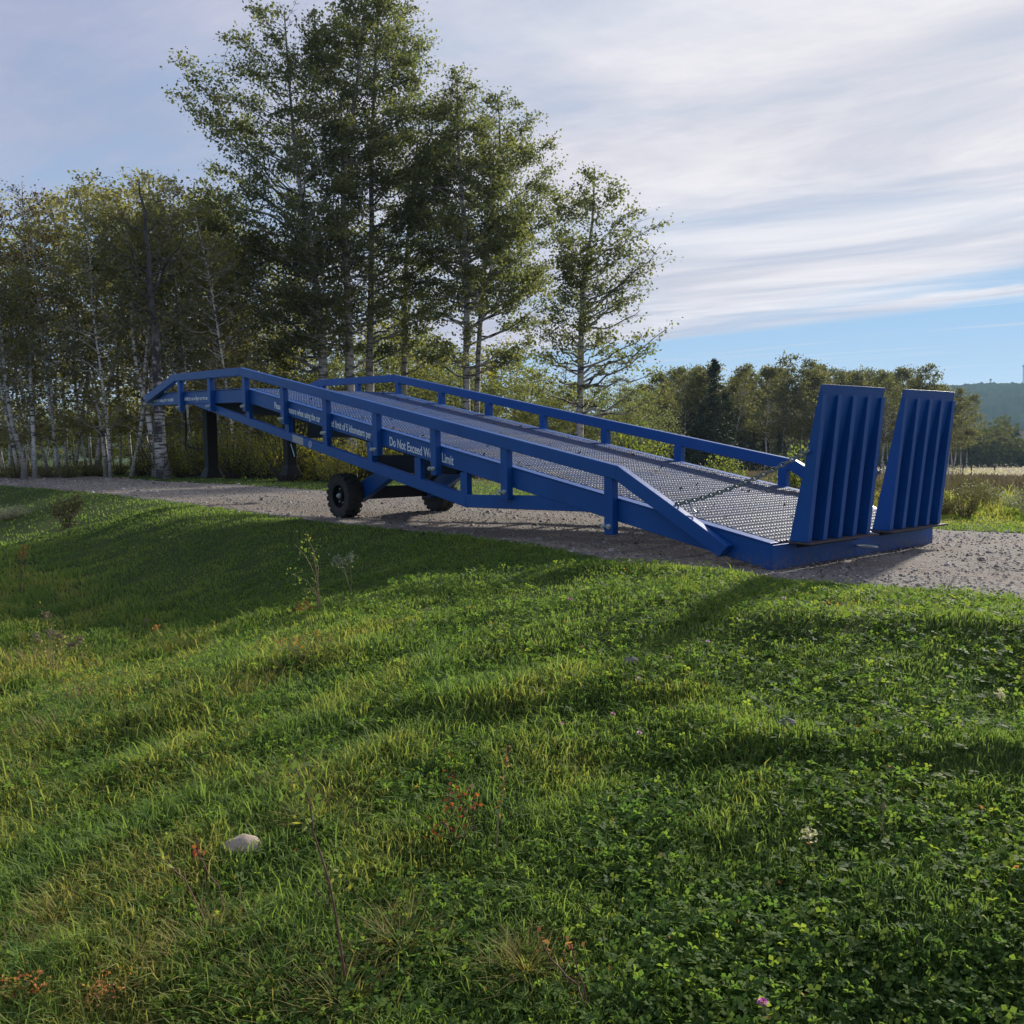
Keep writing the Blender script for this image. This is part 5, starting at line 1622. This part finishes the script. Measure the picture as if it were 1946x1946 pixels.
# lone bronze bush, grey weed patch on the left lawn
plant('lone_bush', 'dark bronze-leaved bush standing alone on the lawn at the left', 'bush', (128, 1006),
      [[N, (136, 975), (150, 938)], [N, (140, 970), (157, 952)], [N, (130, 970), (142, 945)], [N, (120, 975), (115, 948)], [N, (112, 980), (98, 972)], [N, (122, 970), (126, 955)], [N, (118, 985), (104, 960)], [N, (138, 980), (150, 962)]],
      LEAF_BRONZE, TWIG, 1500, 0.026, 125, 0.006, 0.15, 0.040)
GW = shrub_proto(92, 0.35, 0.55, 60, 30, 0.035, LEAF_GREY, 'grey_weed', STEMTAN)
b, d = ground_hit(18, 985)
tree_obj('grey_weed_patch', GW, b, 'patch of pale grey-green weeds on the lawn at the left edge', 'weed', rz=0.6, sc=0.8, parts=('stems', 'leaves'))


HAY = leaf_mat('straw_blades', [(0.1, (0.13, 0.13, 0.045)), (0.5, (0.25, 0.22, 0.085)), (1.0, (0.42, 0.34, 0.16))], 0.4, 0.1, 0.7)


def tussocks():
    rg = np.random.default_rng(131)
    Vs = []; Qs = []; off = 0
    spots = [(400, 1800, 0.16), (250, 1860, 0.14), (520, 1880, 0.14), (330, 1690, 0.10), (60, 1265, 0.35), (110, 1400, 0.22), (30, 1500, 0.18), (650, 1915, 0.12), (120, 1760, 0.14), (560, 1500, 0.12), (610, 1560, 0.10), (30, 1860, 0.12), (760, 1800, 0.08), (200, 1330, 0.25), (450, 1330, 0.2), (1000, 1850, 0.06), (620, 1250, 0.2)]
    for px, py, rad in spots:
        b, d = ground_hit(px, py)
        n = 340
        a = rg.uniform(0, 6.28, n); q = rad * np.abs(rg.normal(0, 0.85, n)) * (1 + 0.5 * np.sin(3 * a + px))
        x = b[0] + q * np.cos(a); y = b[1] + q * np.sin(a); z = H(x, y)
        L = rg.uniform(0.06, 0.16, n) * (0.8 + 0.10 * d)
        dr = a + rg.normal(0, 0.9, n); wx, wy = np.cos(dr), np.sin(dr)
        w = (0.0007 + 0.00035 * d) * rg.uniform(0.7, 1.3, n)
        el = rg.uniform(0.15, 1.2, n)
        rows = []
        for f in (0.0, 0.45, 0.8, 1.0):
            hx = L * np.cos(el) * f; hz = L * np.sin(el) * (f - 0.35 * f * f) + 0.01
            ww = w * (1 - 0.8 * f)
            rows += [np.stack([x + wx * hx - wy * ww, y + wy * hx + wx * ww, z + hz], -1), np.stack([x + wx * hx + wy * ww, y + wy * hx - wx * ww, z + hz], -1)]
        V = np.stack(rows, 1).reshape(-1, 3)
        i = (np.arange(n) * 8)[:, None] + off
        Qs.append(np.concatenate([i + np.array([2 * k, 2 * k + 1, 2 * k + 3, 2 * k + 2]) for k in range(3)]))
        Vs.append(V); off += len(V)
    Q = np.concatenate(Qs)
    o = link('dry_grass_tussocks', npmesh('dry_grass_tussocks', np.concatenate(Vs), [Q], HAY, False, rg.random(len(Q))))
    tag(o, 'tangled tussocks of straw-coloured dry grass in the foreground', kind='stuff')


tussocks()


def flower(px, py, size, m, label, group=None, hgt=0.05):
    b, d = ground_hit(px, py + 6)
    b, d = ground_hit(px, py + 0.075 * FPX / d)
    r = empty('clover_flower', b); tag(r, label, 'flower', group)
    h = max(P(px, py, d)[2] - b[2], hgt)
    rg = np.random.default_rng(int(px * 7 + py))
    n = 70
    v = rg.normal(size=(n, 3)); v /= np.linalg.norm(v, axis=1, keepdims=True); v[:, 2] = np.abs(v[:, 2]) * 1.1 - 0.25
    C = np.array([0, 0, h])
    Vs = []
    for k in range(n):
        dv = v[k]; side = np.cross(dv, (0.3, 0.2, 1.0)); side /= np.linalg.norm(side) + 1e-9
        a = C + dv * size * 0.12; e = C + dv * size * 0.5; m_ = C + dv * size * 0.35
        Vs += [a, m_ + side * size * 0.075, e, m_ - side * size * 0.075]
    link('petals', npmesh('petals', np.array(Vs), [np.arange(4 * n).reshape(n, 4)], m), r)
    sv, sq = tubes(np.array([[[0, 0, -0.01], [0.002, 0, h * 0.5], [0, 0, h - size * 0.15]]]), np.array([[0.0012, 0.001, 0.001]]), 5)
    link('stem', npmesh('stem', sv, [sq], STEMGRN, True), r)


for px, py, s, m_, lab, grp in [
        (1449, 1902, 0.026, PINK, 'bright pink clover flower at the bottom of the picture', None),
        (1067, 1374, 0.024, PINK, 'left of three pink clover flowers in the middle of the bank', None),
        (1165, 1356, 0.022, PINK, 'upper of three pink clover flowers in the middle of the bank', None),
        (1215, 1392, 0.024, PALEPINK, 'right and palest of three pink clover flowers in the middle of the bank', None),
        (1082, 1138, 0.026, PINK, 'pink clover flower at the sunlit crest of the bank below the ramp', None),
        (1345, 1219, 0.024, PALEPINK, 'pale pink clover flower on the shaded dip right of centre', None),
        (1214, 1288, 0.020, PALEPINK, 'small pale clover flower right of the middle stone', None),
        (1490, 1136, 0.022, PALEPINK, 'pale clover flower just below the low end of the ramp', None),
        (278, 1179, 0.026, PINK, 'purple clover flower on the shaded lawn at the left', None),
        (376, 1199, 0.024, CREAM, 'white clover flower right of the purple one on the shaded lawn', None),
        (308, 1022, 0.030, CREAM, 'white clover flower in the pair on the shaded lawn near the track', 'white clover pair'),
        (323, 1021, 0.030, CREAM, 'white clover flower in the pair on the shaded lawn near the track', 'white clover pair'),
        (255, 1040, 0.026, CREAM, 'single white clover flower below the pair on the shaded lawn', None),
        (80, 972, 0.034, CREAM, 'white clover flower between the grey weeds and the bronze bush', None)]:
    flower(px, py, s, m_, lab, grp)


def stone(px, py, sx, sy, sz, label, seed, m=None, name='stone', sink=0.25):
    b, d = ground_hit(px, py)
    rg = np.random.default_rng(seed)
    import bmesh
    bm = bmesh.new(); bmesh.ops.create_icosphere(bm, subdivisions=4, radius=1.0)
    dirs = rg.normal(size=(9, 3)); ph = rg.uniform(0, 6, 9)
    for v in bm.verts:
        c = np.array(v.co); k = 1 + 0.07 * sum(math.sin(2.1 * float(c @ dd) + p) for dd, p in zip(dirs, ph)) / 2 + 0.012 * math.sin(9 * c[0] + 5 * c[1]) * math.sin(8 * c[2])
        v.co = Vector((c[0] * sx * k, c[1] * sy * k, c[2] * sz * k))
    me = bpy.data.meshes.new(name); bm.to_mesh(me); bm.free()
    me.materials.append(m or STONE); me.polygons.foreach_set('use_smooth', np.ones(len(me.polygons), dtype=bool))
    o = link(name, me, None, (b[0], b[1], b[2] + sz * (1 - sink)))
    o.rotation_euler = (0, 0, math.atan2(RT[1], RT[0]) + 0.15)
    tag(o, label, 'stone')
    return o


stone(462, 1628, 0.062, 0.042, 0.036, 'smooth brownish stone the size of a fist lying in the foreground grass', 3, sink=0.0)
stone(390, 1545, 0.018, 0.013, 0.012, 'small pale pebble in the grass above the large stone', 4, sink=0.0)
stone(1200, 1263, 0.035, 0.028, 0.022, 'flat grey stone half sunk in the sunlit bank', 5, SOIL, sink=0.2)
stone(1495, 1384, 0.036, 0.022, 0.020, 'grey stone on the crest of the bank right of centre', 6, SOIL, sink=0.2)

# ------------------------------------------------------------------ air
def haze():
    mb = MB().box(-1900, 1900, -1500, 2400, -14, 92)
    m = bpy.data.materials.new('air'); m.use_nodes = True
    nt = m.node_tree
    for n in list(nt.nodes):
        if n.type == 'BSDF_PRINCIPLED': nt.nodes.remove(n)
    v = nt.nodes.new('ShaderNodeVolumePrincipled')
    v.inputs['Color'].default_value = (0.48, 0.74, 1.0, 1.0)
    v.inputs['Density'].default_value = 0.00016
    v.inputs['Anisotropy'].default_value = 0.3
    out = [n for n in nt.nodes if n.type == 'OUTPUT_MATERIAL'][0]
    nt.links.new(v.outputs[0], out.inputs['Volume'])
    o = mb.build('haze', m)
    tag(o, 'thin bluish haze filling the air over the whole place', kind='stuff')


haze()
SC.cycles.volume_max_steps = 32
